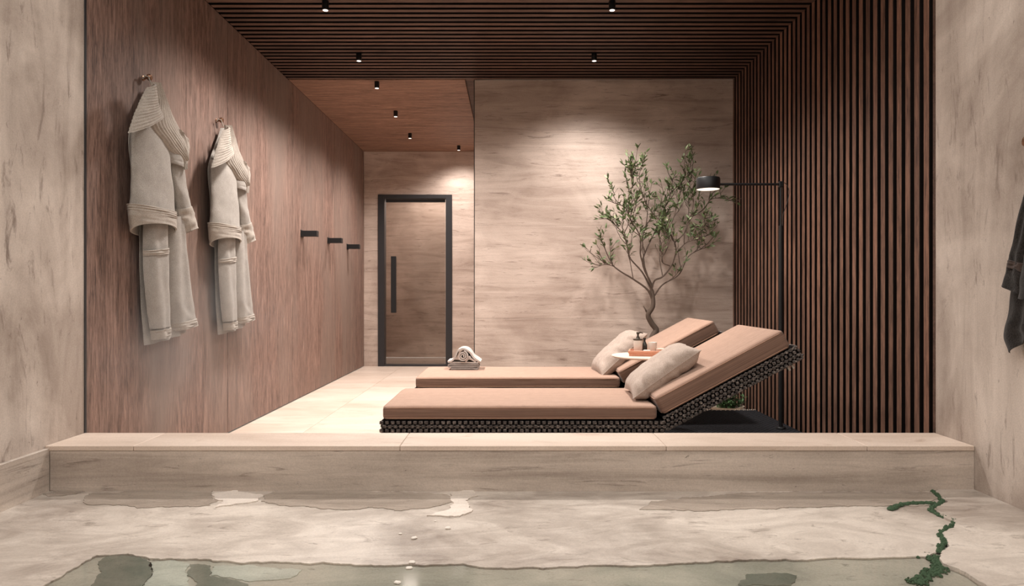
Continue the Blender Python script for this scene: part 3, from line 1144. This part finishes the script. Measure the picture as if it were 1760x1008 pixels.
inner = spline([(cxx + 0.020, zb_ + 0.012), (cxx + 0.032, zb_ + 0.030), (cxx + 0.048, zb_ + 0.052), (cxx + 0.060, zb_ + 0.036), (TX1 - 0.03, zb_ + 0.014)], 16)
ribbon(m, inner, 0.014, TYF + 0.004, TYB, 8, 0.002, 5.0)
ribbon(m, [(TX0 + 0.012, zb_ + 0.006), (-0.4, zb_ + 0.006), (TX1 - 0.012, zb_ + 0.006)], 0.009, TYF + 0.004, TYB, 8, 0.001, 4.0)
tag(m.build('rolled_towel', M['towel_grey'], None, True), 'rolled grey towel with a spiral end on top of the folded towel', 'towel')


# ------------------------------------------------------------------ bathrobes on the left wall
def cloth_loft(m, left, right, X, bulge, nt=40, ns=26, base=0.0, folds=0.0, nf=2.5, rib_t=0, rib_s=0, rib=0.002, back=0.010, wob=0.006, seed=0.0, px=True):
    """closed sheet between two traced edges, at its own distance from the wall, bulging into the room"""
    sg = 1 if X < 0 else -1
    Lp = spline([on_x(a, b, X) if px else Vector(a) for a, b in left], nt)
    Rp = spline([on_x(a, b, X) if px else Vector(a) for a, b in right], nt)
    vs, fs = [], []
    for i in range(nt):
        t = i / (nt - 1)
        bu = bulge(t) if callable(bulge) else bulge
        for j in range(ns):
            s = j / (ns - 1)
            p = Lp[i].lerp(Rp[i], s)
            d = bu * (math.sin(PI * s) ** 0.55 if 0 < s < 1 else 0)
            d += folds * math.sin(2 * PI * nf * s + 1.2 * noise.noise(Vector((s * 2, t * 2, seed)))) * math.sin(PI * s)
            d += wob * noise.noise(Vector((s * 4, t * 7, seed + 2)))
            if rib_t:
                d += rib * math.sin(2 * PI * rib_t * t)
            if rib_s:
                d += rib * math.sin(2 * PI * rib_s * s)
            vs.append(p + Vector((sg * (base + d), 0, 0)))
    o = len(vs)
    for i in range(nt):
        for j in range(ns):
            p = vs[i * ns + j]
            s = j / (ns - 1)
            vs.append(p - Vector((sg * back * (0.35 + 0.65 * math.sin(PI * s)), 0, 0)))
    for i in range(nt - 1):
        for j in range(ns - 1):
            q = (i * ns + j, i * ns + j + 1, (i + 1) * ns + j + 1, (i + 1) * ns + j)
            fs.append(q)
            fs.append(tuple(o + k for k in q[::-1]))
    for i in range(nt - 1):
        a, b = i * ns, (i + 1) * ns
        fs.append((a, b, o + b, o + a))
        a, b = a + ns - 1, b + ns - 1
        fs.append((b, a, o + a, o + b))
    for j in range(ns - 1):
        fs.append((j + 1, j, o + j, o + j + 1))
        a = (nt - 1) * ns + j
        fs.append((a, a + 1, o + a + 1, o + a))
    m.add(vs, fs)


def sleeve_tube(m, left, right, X, dep, nt=26, seg=36, rib_a=0, rib_t=0, rib=0.002, wall=0.007, wob=0.008, seed=0.0, lift=0.0):
    """open cloth tube hanging down, seen from below as an oval opening"""
    sg = 1 if X < 0 else -1
    Lp = spline([on_x(a, b, X) for a, b in left], nt)
    Rp = spline([on_x(a, b, X) for a, b in right], nt)
    vs, fs = [], []
    for shell in (0, 1):
        for i in range(nt):
            t = i / (nt - 1)
            c = (Lp[i] + Rp[i]) / 2
            h = (Rp[i] - Lp[i]) / 2
            de = dep(t) if callable(dep) else dep
            for k in range(seg):
                a = 2 * PI * k / seg
                w = wob * noise.noise(Vector((math.cos(a) * 1.6, math.sin(a) * 1.6, t * 5 + seed)))
                w += rib * math.sin(rib_a * a) if rib_a else 0
                w += rib * math.sin(2 * PI * rib_t * t) if rib_t else 0
                sc = 1 + (w - wall * shell) / max(h.length, 0.03)
                p = c + h * math.cos(a) * sc
                # the free hem dips towards the room
                vs.append(p + Vector((sg * (de * math.sin(a) * (1 + (w - wall * shell) / de)), 0, lift * t * t * math.sin(a))))
    n = nt * seg
    for i in range(nt - 1):
        for k in range(seg):
            k2 = (k + 1) % seg
            q = (i * seg + k, i * seg + k2, (i + 1) * seg + k2, (i + 1) * seg + k)
            fs.append(q)
            fs.append(tuple(n + z for z in q[::-1]))
    for k in range(seg):
        k2 = (k + 1) % seg
        fs.append((k2, k, n + k, n + k2))
        a = (nt - 1) * seg
        fs.append((a + k, a + k2, n + a + k2, n + a + k))
    m.add(vs, fs)


ROBE_X = -1.93
AP = on_x(262, 142, ROBE_X)
robe = empty('bathrobe', 'grey terry bathrobe on the hook nearest the pool', 'bathrobe', (XL, AP.y, AP.z), 'grey bathrobes on the timber wall')
INV = Matrix.Translation((-XL, -AP.y, -AP.z))


def robe_part(name, fill, mat, parent=None):
    m = MB()
    fill(m)
    m.v = [tuple(Vector(v) - Vector((XL, AP.y, AP.z))) for v in m.v]
    return m.build(name, mat, parent or robe, True)


XB = -1.965
robe_part('back_panel', lambda m: cloth_loft(m, [(256, 150), (238, 190), (222, 232), (227, 300), (239, 390), (241, 470), (244, 540), (248, 594)],
          [(268, 150), (285, 190), (305, 235), (312, 300), (312, 390), (314, 470), (316, 530), (318, 570)], XB, lambda t: 0.02 + 0.02 * t, 70, 40, 0.0, 0.012, 3.5, seed=1.0), M['robe'])
fp = robe_part('front_panel', lambda m: cloth_loft(m, [(246, 372), (247, 440), (252, 510), (258, 550), (261, 584)], [(284, 372), (285, 440), (286, 510), (286, 545), (285, 575)], -1.93,
               lambda t: 0.045, 50, 26, 0.0, 0.006, 1.5, seed=2.0), M['robe'])
robe_part('hem', lambda m: cloth_loft(m, [(258.5, 569), (260, 577), (261, 585)], [(287, 562), (287, 569), (286, 577)], -1.93, 0.051, 10, 26, 0.0, 0.006, 1.5, rib_t=3, rib=0.0012, seed=2.0), M['robe_rib'], fp)
fp2 = robe_part('front_panel', lambda m: cloth_loft(m, [(285, 372), (286, 440), (287, 510), (292, 545), (296, 569)], [(308, 372), (317, 440), (326, 510), (331, 540), (334, 557)], -1.935,
                lambda t: 0.05, 50, 26, 0.0, 0.008, 1.5, seed=3.0), M['robe'])
robe_part('hem', lambda m: cloth_loft(m, [(293.5, 557), (295, 563), (296, 570)], [(332, 546), (334, 552), (335, 558)], -1.935, 0.056, 10, 26, 0.0, 0.008, 1.5, rib_t=3, rib=0.0012, seed=3.0), M['robe_rib'], fp2)
robe_part('pocket', lambda m: cloth_loft(m, [(246.5, 433), (247.5, 470), (252, 520), (258, 566)], [(285.5, 428), (286, 465), (286.8, 520), (287, 560)], -1.925, 0.047, 34, 22, 0.0, 0.006, 1.5, seed=2.0, wob=0.003), M['robe'], fp)
robe_part('pocket_band', lambda m: cloth_loft(m, [(246.0, 431), (246.3, 435), (246.8, 440)], [(285.8, 426), (286, 430), (286, 435)], -1.922, 0.05, 10, 22, 0.0, 0.006, 1.5, rib_t=2, seed=2.0, wob=0.003), M['robe_rib'], fp)
# far sleeve
s2 = robe_part('sleeve', lambda m: sleeve_tube(m, [(290, 262), (296, 310), (302, 345), (305, 362)], [(311, 270), (314, 305), (319, 335), (323, 356)], -1.915, lambda t: 0.03 + 0.012 * t, seed=5.0), M['robe'])
robe_part('cuff', lambda m: sleeve_tube(m, [(303, 360), (306, 380), (311, 404)], [(323, 354), (328, 372), (333, 396)], -1.915, lambda t: 0.047 + 0.006 * t, 24, 60, 24, 3, 0.0012, seed=5.0, lift=0.022), M['robe_rib'], s2)
# near sleeve
s1 = robe_part('sleeve', lambda m: sleeve_tube(m, [(228, 214), (226, 255), (227, 310), (226, 358)], [(270, 214), (286, 250), (293, 310), (297, 374)], -1.915, lambda t: 0.035 + 0.018 * t, 34, 40, seed=7.0), M['robe'])
robe_part('cuff', lambda m: sleeve_tube(m, [(223.5, 352), (224.5, 370), (229, 391)], [(298, 369), (298.5, 383), (298, 400)], -1.915, lambda t: 0.060 + 0.004 * t, 30, 90, 44, 0, 0.0011, 0.010, 0.004, seed=7.0, lift=0.032), M['robe_rib'], s1)
robe_part('cuff_band', lambda m: sleeve_tube(m, [(223, 350), (223.5, 356), (224, 363)], [(298.6, 366), (298.9, 371), (299.2, 377)], -1.915, lambda t: 0.064, 18, 60, 0, 3, 0.0018, 0.008, 0.004, seed=7.0), M['robe_rib'], s1)
# shoulder fold and collar
robe_part('shoulder_fold', lambda m: cloth_loft(m, [(282, 238), (286, 262), (291, 280)], [(324, 247), (321, 270), (314, 291)], -1.90, lambda t: 0.035, 24, 20, 0.0, 0.004, 1.0, seed=9.0), M['robe'])
robe_part('shoulder_flap', lambda m: cloth_loft(m, [(306, 222), (314, 250), (317, 292)], [(312, 226), (325, 246), (320, 290)], -1.87, lambda t: 0.012, 24, 14, 0.0, seed=10.0, rib_s=3, rib=0.001), M['robe_rib'])
robe_part('collar', lambda m: cloth_loft(m, [(259, 141), (262, 175), (258, 212), (281, 246), (313, 283)], [(271, 143), (287, 180), (303, 214), (316, 238), (319, 262)], -1.885, lambda t: 0.03, 60, 50, 0.0, 0.0, rib_s=11, rib=0.0016, seed=11.0, wob=0.004), M['robe_rib'])
robe_part('collar', lambda m: cloth_loft(m, [(253, 150), (242, 172), (231, 198), (221, 229)], [(263, 144), (268, 168), (273, 185), (279, 200)], -1.855, lambda t: 0.03 + 0.012 * t, 64, 36, 0.0, 0.0, rib_t=14, rib=0.0016, seed=12.0, wob=0.004), M['robe_rib'])
m = MB()
m.tube([(0.02, -0.006, 0.02), (0.035, -0.006, 0.035), (0.05, 0.0, 0.03), (0.06, 0.008, -0.01)], 0.004, 6)
m.build('hanging_loop', M['robe_rib'], robe, True)

robe2 = copy_tree(robe)
robe2['label'] = 'grey terry bathrobe on the second hook, nearer the three black pegs'
robe2.location = (XL, 4.605, AP.z)


def make_hook(lab):
    h = empty('robe_hook', lab, 'hook', (XL, 0, 0), 'bronze robe hooks')
    m = MB()
    m.tube([(0, 0, 0), (0.012, 0, 0), (0.026, 0, 0.004)], [0.008, 0.007, 0.007], 14)
    m.build('stem', M['bronze'], h, True)
    m = MB()
    m.tube([(0.022, 0, 0.003), (0.024, 0, 0.0035), (0.028, 0, 0.004), (0.040, 0, 0.005), (0.046, 0, 0.0055), (0.0465, 0, 0.0055)],
           [0.007, 0.014, 0.0175, 0.0175, 0.013, 0.006], 22)
    m.build('knob', M['bronze'], h, True)
    m = MB()
    m.lathe([(0.014, 0), (0.014, 0.004), (0.012, 0.005)], (0, 0, 0), 20)
    e_ = m.build('rose', M['bronze'], h, True)
    e_.rotation_euler = (0, PI / 2, 0)
    return h


kz = on_x(257, 136, -1.965)
hk = make_hook('round bronze knob hook holding the robe nearest the pool')
hk.location = (XL, kz.y, kz.z + 0.005)
hk2 = copy_tree(hk)
hk2['label'] = 'round bronze knob hook holding the second robe'
hk2.location = (XL, kz.y + (4.605 - AP.y), kz.z + 0.005)

# black pegs further along the wall
m = MB()
m.cbox((0, -0.035, -0.027), (0.15, 0.035, 0.027), 0.002)
peg_me = m.mesh('arm', M['black'])
m = MB()
m.cbox((0, -0.045, -0.034), (0.004, 0.045, 0.034), 0.001)
plate_me = m.mesh('wall_plate', M['black'])
for x, y_, lab in ((517, 401.5, 'black wall peg nearest the robes, beside the panel joint'),
                   (563, 413.5, 'middle one of the three black wall pegs'),
                   (596, 424, 'black wall peg closest to the glass door')):
    q = on_x(x, y_, XL)
    pg = empty('wall_peg', lab, 'peg', (XL, q.y + 0.035, q.z), 'black wall pegs')
    link('arm', peg_me, pg)
    link('wall_plate', plate_me, pg)

# ------------------------------------------------------------------ floor lamp
LY = 4.75
lx = (1342 - CX) * LY / F
zarm = H - (317 - CY) * LY / F
zslv = H - (388 - CY) * LY / F
MATZ = 0.05
lamp = empty('floor_lamp', 'black floor lamp with a long horizontal arm and drum shade by the slatted wall', 'lamp', (lx, LY, MATZ))
m = MB()
m.lathe([(0.0335, 0), (0.0335, 0.010), (0.03, 0.014), (0.012, 0.016)], (0, 0, 0), 28)
m.build('base', M['black'], lamp, True)
m = MB()
m.tube([(0, 0, 0.01), (0, 0, zarm - MATZ + 0.012)], 0.0075, 12)
m.build('pole', M['black'], lamp, True)
m = MB()
m.tube([(0, 0, 0.012), (0, 0, zslv - MATZ)], 0.0135, 14)
m.build('sleeve', M['black'], lamp, True)
sx = (1217 - CX) * LY / F - lx
m = MB()
m.tube([(sx + 0.07, 0, zarm - MATZ), (0.015, 0, zarm - MATZ)], 0.0085, 12)
m.build('arm', M['black'], lamp, True)
m = MB()
m.cbox((-0.014, -0.014, zarm - MATZ - 0.02), (0.014, 0.014, zarm - MATZ + 0.02), 0.004)
m.build('joint', M['black'], lamp, True)
zs0, zs1 = H - (326 - CY) * LY / F - MATZ, H - (306 - CY) * LY / F - MATZ
m = MB()
m.lathe([(0.0765, 0.004), (0.0795, 0.0), (0.0805, 0.003), (0.0805, zs1 - zs0 - 0.006), (0.077, zs1 - zs0), (0.02, zs1 - zs0 + 0.002), (0.018, zs1 - zs0 + 0.010), (0.0, zs1 - zs0 + 0.011)], (sx, 0, zs0), 48)
m.build('shade', M['black'], lamp, True)
m = MB()
m.lathe([(0.0, 0.0015), (0.0765, 0.0015), (0.0765, 0.006)], (sx, 0, zs0), 40)
m.build('diffuser', M['lamp_glow'], lamp, True)
m = MB()
m.tube(spline([(0.0, 0, zarm - MATZ + 0.012), (0.035, 0, zarm - MATZ + 0.004), (0.055, -0.005, zarm - MATZ - 0.05), (0.04, -0.008, zarm - MATZ - 0.13), (0.012, -0.010, zarm - MATZ - 0.21), (0.006, -0.014, zslv - MATZ)], 24), 0.0022, 6)
m.build('cable', M['black'], lamp, True)
m = MB()
m.tube([(sx + 0.02, 0, zs1 + 0.008), (sx + 0.045, 0, zs1 + 0.016), (sx + 0.062, 0, zs1 + 0.028)], 0.0022, 6)
m.build('tilt_lever', M['pump'], lamp, True)
li = bpy.data.lights.new('lamp_light', 'SPOT')
li.energy = 9
li.color = (1, 0.82, 0.64)
li.spot_size = math.radians(150)
li.spot_blend = 0.5
li.shadow_soft_size = 0.06
link('lamp_light', li, lamp, (sx, 0, zs0 - 0.03))

# ------------------------------------------------------------------ black woven mat
mx0, mx1, my0, my1 = 1.02, XR - 0.008, Y0 + 0.06, 5.52
m = MB()
m.cbox((mx0, my0, 0.001), (mx1, my1, MATZ - 0.006), 0.004)
mat_o = m.build('woven_mat', M['cord'], None)
tag(mat_o, 'thick black woven mat behind the lounger backs, against the slatted wall', 'mat')
m = MB()
cu_, cv_ = 0.036, 0.022
ny = int((my1 - my0) / cv_)
nx = int((mx1 - mx0) / cu_)
for j in range(ny):
    for i in range(nx):
        c = Vector((mx0 + (i + 0.25 + 0.5 * (j % 2)) * cu_, my0 + (j + 0.5) * cv_, MATZ - 0.006))
        if c.x + cu_ * 0.45 > mx1:
            continue
        w, d = cu_ * 0.46, cv_ * 0.42
        m.add([c + Vector(q) for q in ((-w, -d, 0), (w, -d, 0), (w, d, 0), (-w, d, 0), (-w * 0.6, -d * 0.5, 0.006), (w * 0.6, -d * 0.5, 0.006), (w * 0.6, d * 0.5, 0.006), (-w * 0.6, d * 0.5, 0.006))],
              [(4, 5, 6, 7), (0, 1, 5, 4), (1, 2, 6, 5), (2, 3, 7, 6), (3, 0, 4, 7)])
tag(m.build('weave', M['cord'], mat_o), None, None, None, 'stuff')
m = MB()
for i in range(60):
    x = mx0 + 0.02 + (mx1 - mx0 - 0.04) * i / 59
    m.tube([(x, my1 - 0.012, MATZ - 0.004), (x + R.uniform(-0.004, 0.004), my1 - 0.004, MATZ + 0.004), (x + R.uniform(-0.006, 0.006), my1 + 0.006, MATZ - 0.004)], 0.0025, 5)
tag(m.build('stitching', M['buckle'], mat_o), 'pale stitches along the far edge', None, None, 'stuff')


# ------------------------------------------------------------------ tree
def leaf_mesh(name, L, W, mat):
    m = MB()
    prof = [(0, 0.08), (0.25, 0.8), (0.55, 1.0), (0.8, 0.6), (1.0, 0.04)]
    vs, fs = [], []
    for t, w in prof:
        b = 0.18 * L * t * t
        vs += [(-W * w / 2, L * t, 0.12 * W - b), (0, L * t, -b), (W * w / 2, L * t, 0.12 * W - b)]
    for i in range(4):
        for k in (0, 1):
            fs.append((i * 3 + k, i * 3 + k + 1, i * 3 + k + 4, i * 3 + k + 3))
    m.add(vs, fs)
    return m


TYR = 5.84
tree = empty('olive_tree', 'slender olive tree with bare lower branches in front of the stone wall', 'tree', (1.18, TYR, 0))


def zp(x, y_):
    return (1000 + x / 2.879, 250 + y_ / 2.879)


BR = [
    # traced in the crop's pixels: (points, start radius, end radius, depth sway)
    ([(350, 1010), (350, 950), (368, 915), (345, 880), (328, 840), (350, 800), (352, 760), (345, 715)], 0.030, 0.017, 0.0),
    ([(328, 842), (316, 815), (305, 797)], 0.012, 0.007, 0.02),
    ([(352, 775), (325, 715), (250, 660), (200, 630), (160, 600), (135, 560), (110, 500), (95, 462)], 0.014, 0.0035, -0.10),
    ([(175, 610), (145, 595), (110, 592), (62, 608)], 0.005, 0.0025, -0.05),
    ([(345, 720), (300, 630), (240, 560), (225, 500), (205, 440), (160, 390), (130, 365), (82, 365)], 0.012, 0.003, 0.14),
    ([(347, 710), (312, 610), (290, 540), (288, 450), (240, 370), (215, 310), (160, 285), (122, 270)], 0.012, 0.003, -0.18),
    ([(215, 310), (235, 240), (255, 190), (250, 150), (238, 115)], 0.005, 0.0025, -0.05),
    ([(350, 700), (302, 590), (318, 520), (360, 430), (400, 330), (440, 240), (450, 170), (462, 145)], 0.012, 0.003, 0.12),
    ([(345, 715), (360, 670), (400, 650), (440, 600), (465, 530), (455, 470), (410, 400), (340, 320), (300, 240), (285, 150), (305, 68)], 0.012, 0.003, -0.05),
    ([(358, 745), (400, 690), (480, 640), (520, 560), (565, 525), (632, 500)], 0.010, 0.003, 0.10),
    ([(462, 480), (510, 430), (540, 360), (600, 320), (640, 268), (700, 264), (768, 286)], 0.008, 0.002, 0.04),
    ([(465, 535), (520, 480), (590, 462), (630, 440)], 0.007, 0.0025, -0.12),
    ([(540, 360), (552, 260), (520, 170), (487, 88)], 0.006, 0.0025, -0.04),
    ([(520, 165), (540, 135)], 0.003, 0.002, 0.01),
    ([(430, 420), (460, 340), (480, 260), (490, 185)], 0.006, 0.0025, 0.06),
    ([(312, 610), (300, 480), (320, 380), (330, 280), (345, 190)], 0.008, 0.0025, 0.17),
    ([(400, 650), (385, 560), (392, 490), (375, 420), (400, 360), (420, 260), (425, 190)], 0.008, 0.0025, 0.16),
    ([(255, 665), (240, 580), (228, 500), (200, 400), (205, 340)], 0.006, 0.0025, -0.16),
    ([(440, 600), (395, 570), (430, 480), (400, 400)], 0.006, 0.0025, -0.12),
    ([(510, 430), (530, 320), (525, 250)], 0.005, 0.0025, 0.1),
    ([(600, 330), (610, 390), (590, 420)], 0.004, 0.002, 0.06),
    ([(288, 450), (250, 410), (260, 320), (280, 250)], 0.006, 0.0025, 0.05),
]
tips = []
first = True
rt = random.Random(5)
for pts, r0, r1, dep in BR:
    n = max(8, len(pts) * 6)
    sp3 = []
    for i, p in enumerate(spline([Vector((*zp(*q),)) for q in pts], n)):
        t = i / (n - 1)
        d = dep * (t ** 0.8) + 0.02 * math.sin(7 * t + dep * 40) * t
        q = on_y(p[0], p[1], TYR + d)
        sp3.append(q - Vector((1.18, TYR, 0)))
    if first:
        sp3 = [Vector((sp3[0].x, 0, 0.12)), Vector((sp3[0].x + 0.012, 0, 0.30))] + sp3[2:]
    if not first:
        r0, r1 = r0 * 0.72, r1 * 0.8
    rad = [r0 + (r1 - r0) * (i / (len(sp3) - 1)) ** 0.8 for i in range(len(sp3))]
    m = MB()
    m.tube(sp3, rad, 9 if r0 > 0.01 else 6)
    m.build('trunk' if first else 'branch', M['bark'], tree, True)
    if not first and r1 < 0.005:
        tips.append((sp3, r0))
    first = False
# thinner side branches
for sp3, r0 in list(tips)[1:]:
    n = len(sp3)
    for i in range(int(n * 0.25), n - 4, max(4, n // 5)):
        d = (sp3[i + 1] - sp3[i - 1]).normalized()
        sd = Vector((rt.choice((-1, 1)) * rt.uniform(0.3, 0.8), rt.uniform(-0.5, 0.5), rt.uniform(0.4, 0.9)))
        q, L = sp3[i].copy(), rt.uniform(0.10, 0.26)
        pts = [q]
        for k in range(9):
            w = (d * 0.6 + sd * (0.9 - 0.05 * k) + Vector((rt.gauss(0, 0.22), rt.gauss(0, 0.15), 0.05 * k))).normalized()
            q = q + w * L / 9
            pts.append(Vector((min(q.x, 0.62), max(-0.27, min(0.24, q.y)), q.z)))
        m = MB()
        m.tube(pts, [0.0042 - 0.0026 * k / 9 for k in range(10)], 5)
        m.build('branch', M['bark'], tree, True)
        tips.append((pts, 0.004))
# twigs with leaves
leaves, tw = [], MB()
for sp3, r0 in tips:
    n = len(sp3)
    for i in range(int(n * 0.34), n):
        t = i / (n - 1)
        if rt.random() > (0.34 + 0.3 * t if n > 12 else 0.3):
            continue
        p = sp3[i]
        d = (sp3[i] - sp3[i - 1]).normalized()
        side = Vector((rt.uniform(-1, 1), rt.uniform(-0.6, 0.6), rt.uniform(0.0, 1.1))).normalized()
        dirn = (d * 0.6 + side * 0.9).normalized()
        L = rt.uniform(0.03, 0.11)
        pts = [p + dirn * L * k / 4 + Vector((0, 0, 0.012 * (k / 4) ** 2)) for k in range(5)]
        for q in pts:
            q.y = max(-0.27, min(0.24, q.y))
        tw.tube(pts, [0.0024, 0.002, 0.0018, 0.0016, 0.0012], 5)
        nl = rt.choice((3, 4, 5, 6)) if p.z > 1.40 else rt.choice((1, 2, 3)) if p.z > 1.1 else rt.choice((0, 0, 1, 2))
        for k in range(nl):
            a = rt.randrange(1, 5)
            if pts[a].x + 1.18 < 1.88:
                leaves.append((pts[a], dirn))
    for k in range(4):
        leaves.append((sp3[-1], (sp3[-1] - sp3[-3]).normalized()))
tag(tw.build('twigs', M['bark'], tree, True), None, None, None, 'stuff')
lm = [leaf_mesh('leaf', L, W, M['leaf']) for L, W in ((0.042, 0.013), (0.052, 0.016), (0.034, 0.012))]
lme = [q.mesh('leaf', M['leaf'], True) for q in lm]
rt.shuffle(leaves)
rest = MB()
for i, (p, d) in enumerate(leaves):
    dv = (d + Vector((rt.gauss(0, 0.55), rt.gauss(0, 0.5), rt.gauss(0.15, 0.45)))).normalized()
    q = dv.to_track_quat('Y', 'Z') @ Matrix.Rotation(rt.uniform(-1.4, 1.4), 3, 'Y').to_quaternion()
    k = rt.randrange(3)
    if i < 300:
        o = link('leaf', lme[k], tree)
        o.location = p
        o.rotation_mode = 'QUATERNION'
        o.rotation_quaternion = q
    else:
        rest.add(lm[k].v, lm[k].f, Matrix.Translation(p) @ q.to_matrix().to_4x4())
if rest.v:
    tag(rest.build('leaves', M['leaf'], tree, True), None, None, None, 'stuff')
m = MB()
m.lathe([(0.15, 0.0), (0.17, 0.02), (0.19, 0.13), (0.192, 0.15), (0.178, 0.15), (0.172, 0.128), (0.0, 0.128)], (0, 0, 0), 36)
pot = m.build('planter_pot', M['planter'], None, True, (1.18, TYR, 0))
tag(pot, 'pale round planter pot holding the olive tree behind the farther lounger', 'planter')
# low shrub in a shallow bowl
bx, by = 1.80, 5.80
m = MB()
m.lathe([(0.10, 0.0), (0.12, 0.008), (0.155, 0.034), (0.157, 0.040), (0.145, 0.038), (0.13, 0.026), (0.0, 0.024)], (0, 0, 0), 36)
tag(m.build('planter_bowl', M['planter'], None, True, (bx, by, 0)), 'low pale stone bowl with a shrub beyond the black mat', 'planter')
sh = empty('shrub', 'small leafy green shrub growing in the low stone bowl', 'shrub', (bx, by, 0.025))
m = MB()
lf = MB()
l1 = leaf_mesh('leaf', 0.045, 0.016, M['shrub'])
for k in range(46):
    a = rt.uniform(0, 2 * PI)
    sp_ = rt.uniform(0.02, 0.14)
    hgt = rt.uniform(0.02, 0.24)
    b0 = Vector((0.05 * math.cos(a) * rt.random(), 0.05 * math.sin(a), 0))
    pts = [b0, b0 + Vector((sp_ * 0.5 * math.cos(a), sp_ * 0.5 * math.sin(a), hgt * 0.6)), b0 + Vector((sp_ * math.cos(a), sp_ * math.sin(a), hgt))]
    m.tube(pts, [0.0025, 0.002, 0.0012], 5)
    for j in range(13):
        p = pts[1].lerp(pts[2], rt.random())
        dv = Vector((rt.gauss(0, 1), rt.gauss(0, 1), rt.gauss(0.4, 0.6))).normalized()
        lf.add(l1.v, l1.f, Matrix.Translation(p) @ dv.to_track_quat('Y', 'Z').to_matrix().to_4x4())
m.build('stems', M['bark'], sh, True)
tag(lf.build('leaves', M['shrub'], sh, True), None, None, None, 'stuff')

# ------------------------------------------------------------------ dark towel on the right pool wall
HT = Vector((XR, 2.43, 1.78))
tw_ = empty('hanging_towel', 'charcoal towel hanging on the right pool wall at the frame edge', 'towel', HT)


def towel_part(name, fill, mat, parent=None):
    m = MB()
    fill(m)
    m.v = [tuple(Vector(v) - HT) for v in m.v]
    m.f = [f[::-1] for f in m.f]
    return m.build(name, mat, parent or tw_, True)


back = towel_part('back_layer', lambda m: cloth_loft(m, [(1786, 262), (1765, 360), (1744, 470), (1733, 540), (1726, 578), (1735, 607)],
                  [(1806, 262), (1826, 360), (1838, 470), (1842, 520), (1838, 545), (1830, 556)], 1.945, 0.03, 60, 40, 0.0, 0.010, 2.5, seed=21.0, wob=0.008), M['towel_dark'])
front = towel_part('front_layer', lambda m: cloth_loft(m, [(1790, 250), (1764, 350), (1744, 425), (1736, 455), (1726, 489)],
                   [(1802, 250), (1790, 350), (1778, 440), (1774, 480), (1768, 509)], 1.905, 0.035, 50, 34, 0.0, 0.006, 1.5, seed=22.0, wob=0.006), M['towel_dark'])
towel_part('band', lambda m: cloth_loft(m, [(1739, 445), (1737.5, 450), (1735.5, 456)], [(1777, 455), (1776, 462), (1775, 470)], 1.902, 0.036, 8, 34, 0.0, 0.006, 1.5, seed=22.0, wob=0.006), M['towel_band'], front)
towel_part('front_layer', lambda m: cloth_loft(m, [(1797, 250), (1782, 350), (1765, 430), (1757, 470), (1751, 513)],
           [(1812, 250), (1840, 350), (1848, 430), (1850, 480), (1846, 524)], 1.87, 0.035, 50, 34, 0.0, 0.006, 1.5, seed=23.0, wob=0.006), M['towel_dark'])
hk3 = empty('towel_hook', 'bronze knob hook above the charcoal towel on the right pool wall', 'hook', (XR, on_x(1798, 250, 1.93).y, on_x(1798, 250, 1.93).z + 0.01))
m = MB()
m.tube([(0.001, 0, 0), (-0.07, 0, 0.0), (-0.11, 0, 0.006)], 0.008, 12)
m.build('stem', M['bronze'], hk3, True)
m = MB()
m.tube([(-0.104, 0, 0.005), (-0.108, 0, 0.005), (-0.125, 0, 0.006), (-0.128, 0, 0.006)], [0.008, 0.019, 0.019, 0.008], 20)
m.build('knob', M['bronze'], hk3, True)

# ------------------------------------------------------------------ thin steam drifting off the water at the left
vm = bpy.data.materials.new('steam_vapour')
vm.use_nodes = True
vt = vm.node_tree
for nd in list(vt.nodes):
    if nd.type == 'BSDF_PRINCIPLED':
        vt.nodes.remove(nd)
vs_ = vt.nodes.new('ShaderNodeVolumeScatter')
vs_.inputs['Color'].default_value = (0.95, 0.93, 0.91, 1)
tcn = vt.nodes.new('ShaderNodeTexCoord')
nz = vt.nodes.new('ShaderNodeTexNoise')
nz.inputs['Scale'].default_value = 2.6
nz.inputs['Detail'].default_value = 3
vt.links.new(tcn.outputs['Object'], nz.inputs['Vector'])
ln = vt.nodes.new('ShaderNodeVectorMath')
ln.operation = 'LENGTH'
dv_ = vt.nodes.new('ShaderNodeVectorMath')
dv_.operation = 'DIVIDE'
dv_.inputs[1].default_value = (0.55, 0.5, 0.55)
vt.links.new(tcn.outputs['Object'], dv_.inputs[0])
vt.links.new(dv_.outputs[0], ln.inputs[0])
mr = vt.nodes.new('ShaderNodeMapRange')
mr.inputs['From Min'].default_value = 1.0
mr.inputs['From Max'].default_value = 0.0
mr.inputs['To Min'].default_value = 0.0
mr.inputs['To Max'].default_value = 1.0
vt.links.new(ln.outputs['Value'], mr.inputs['Value'])
mr2 = vt.nodes.new('ShaderNodeMapRange')
mr2.inputs['From Min'].default_value = 0.40
mr2.inputs['From Max'].default_value = 0.70
mr2.inputs['To Max'].default_value = STEAM
vt.links.new(nz.outputs['Fac'], mr2.inputs['Value'])
ml = vt.nodes.new('ShaderNodeMath')
ml.operation = 'MULTIPLY'
vt.links.new(mr.outputs[0], ml.inputs[0])
vt.links.new(mr2.outputs[0], ml.inputs[1])
vt.links.new(ml.outputs[0], vs_.inputs['Density'])
vt.links.new(vs_.outputs[0], vt.nodes['Material Output'].inputs['Volume'])
m = MB()
m.rbox((0.55, 0.5, 0.55), 0.2, (1, 1, 1))
steam = m.build('steam', vm, None, False, (-1.42, 3.05, 0.78))
tag(steam, 'thin white steam drifting over the curb below the robes', 'steam', None, 'stuff')
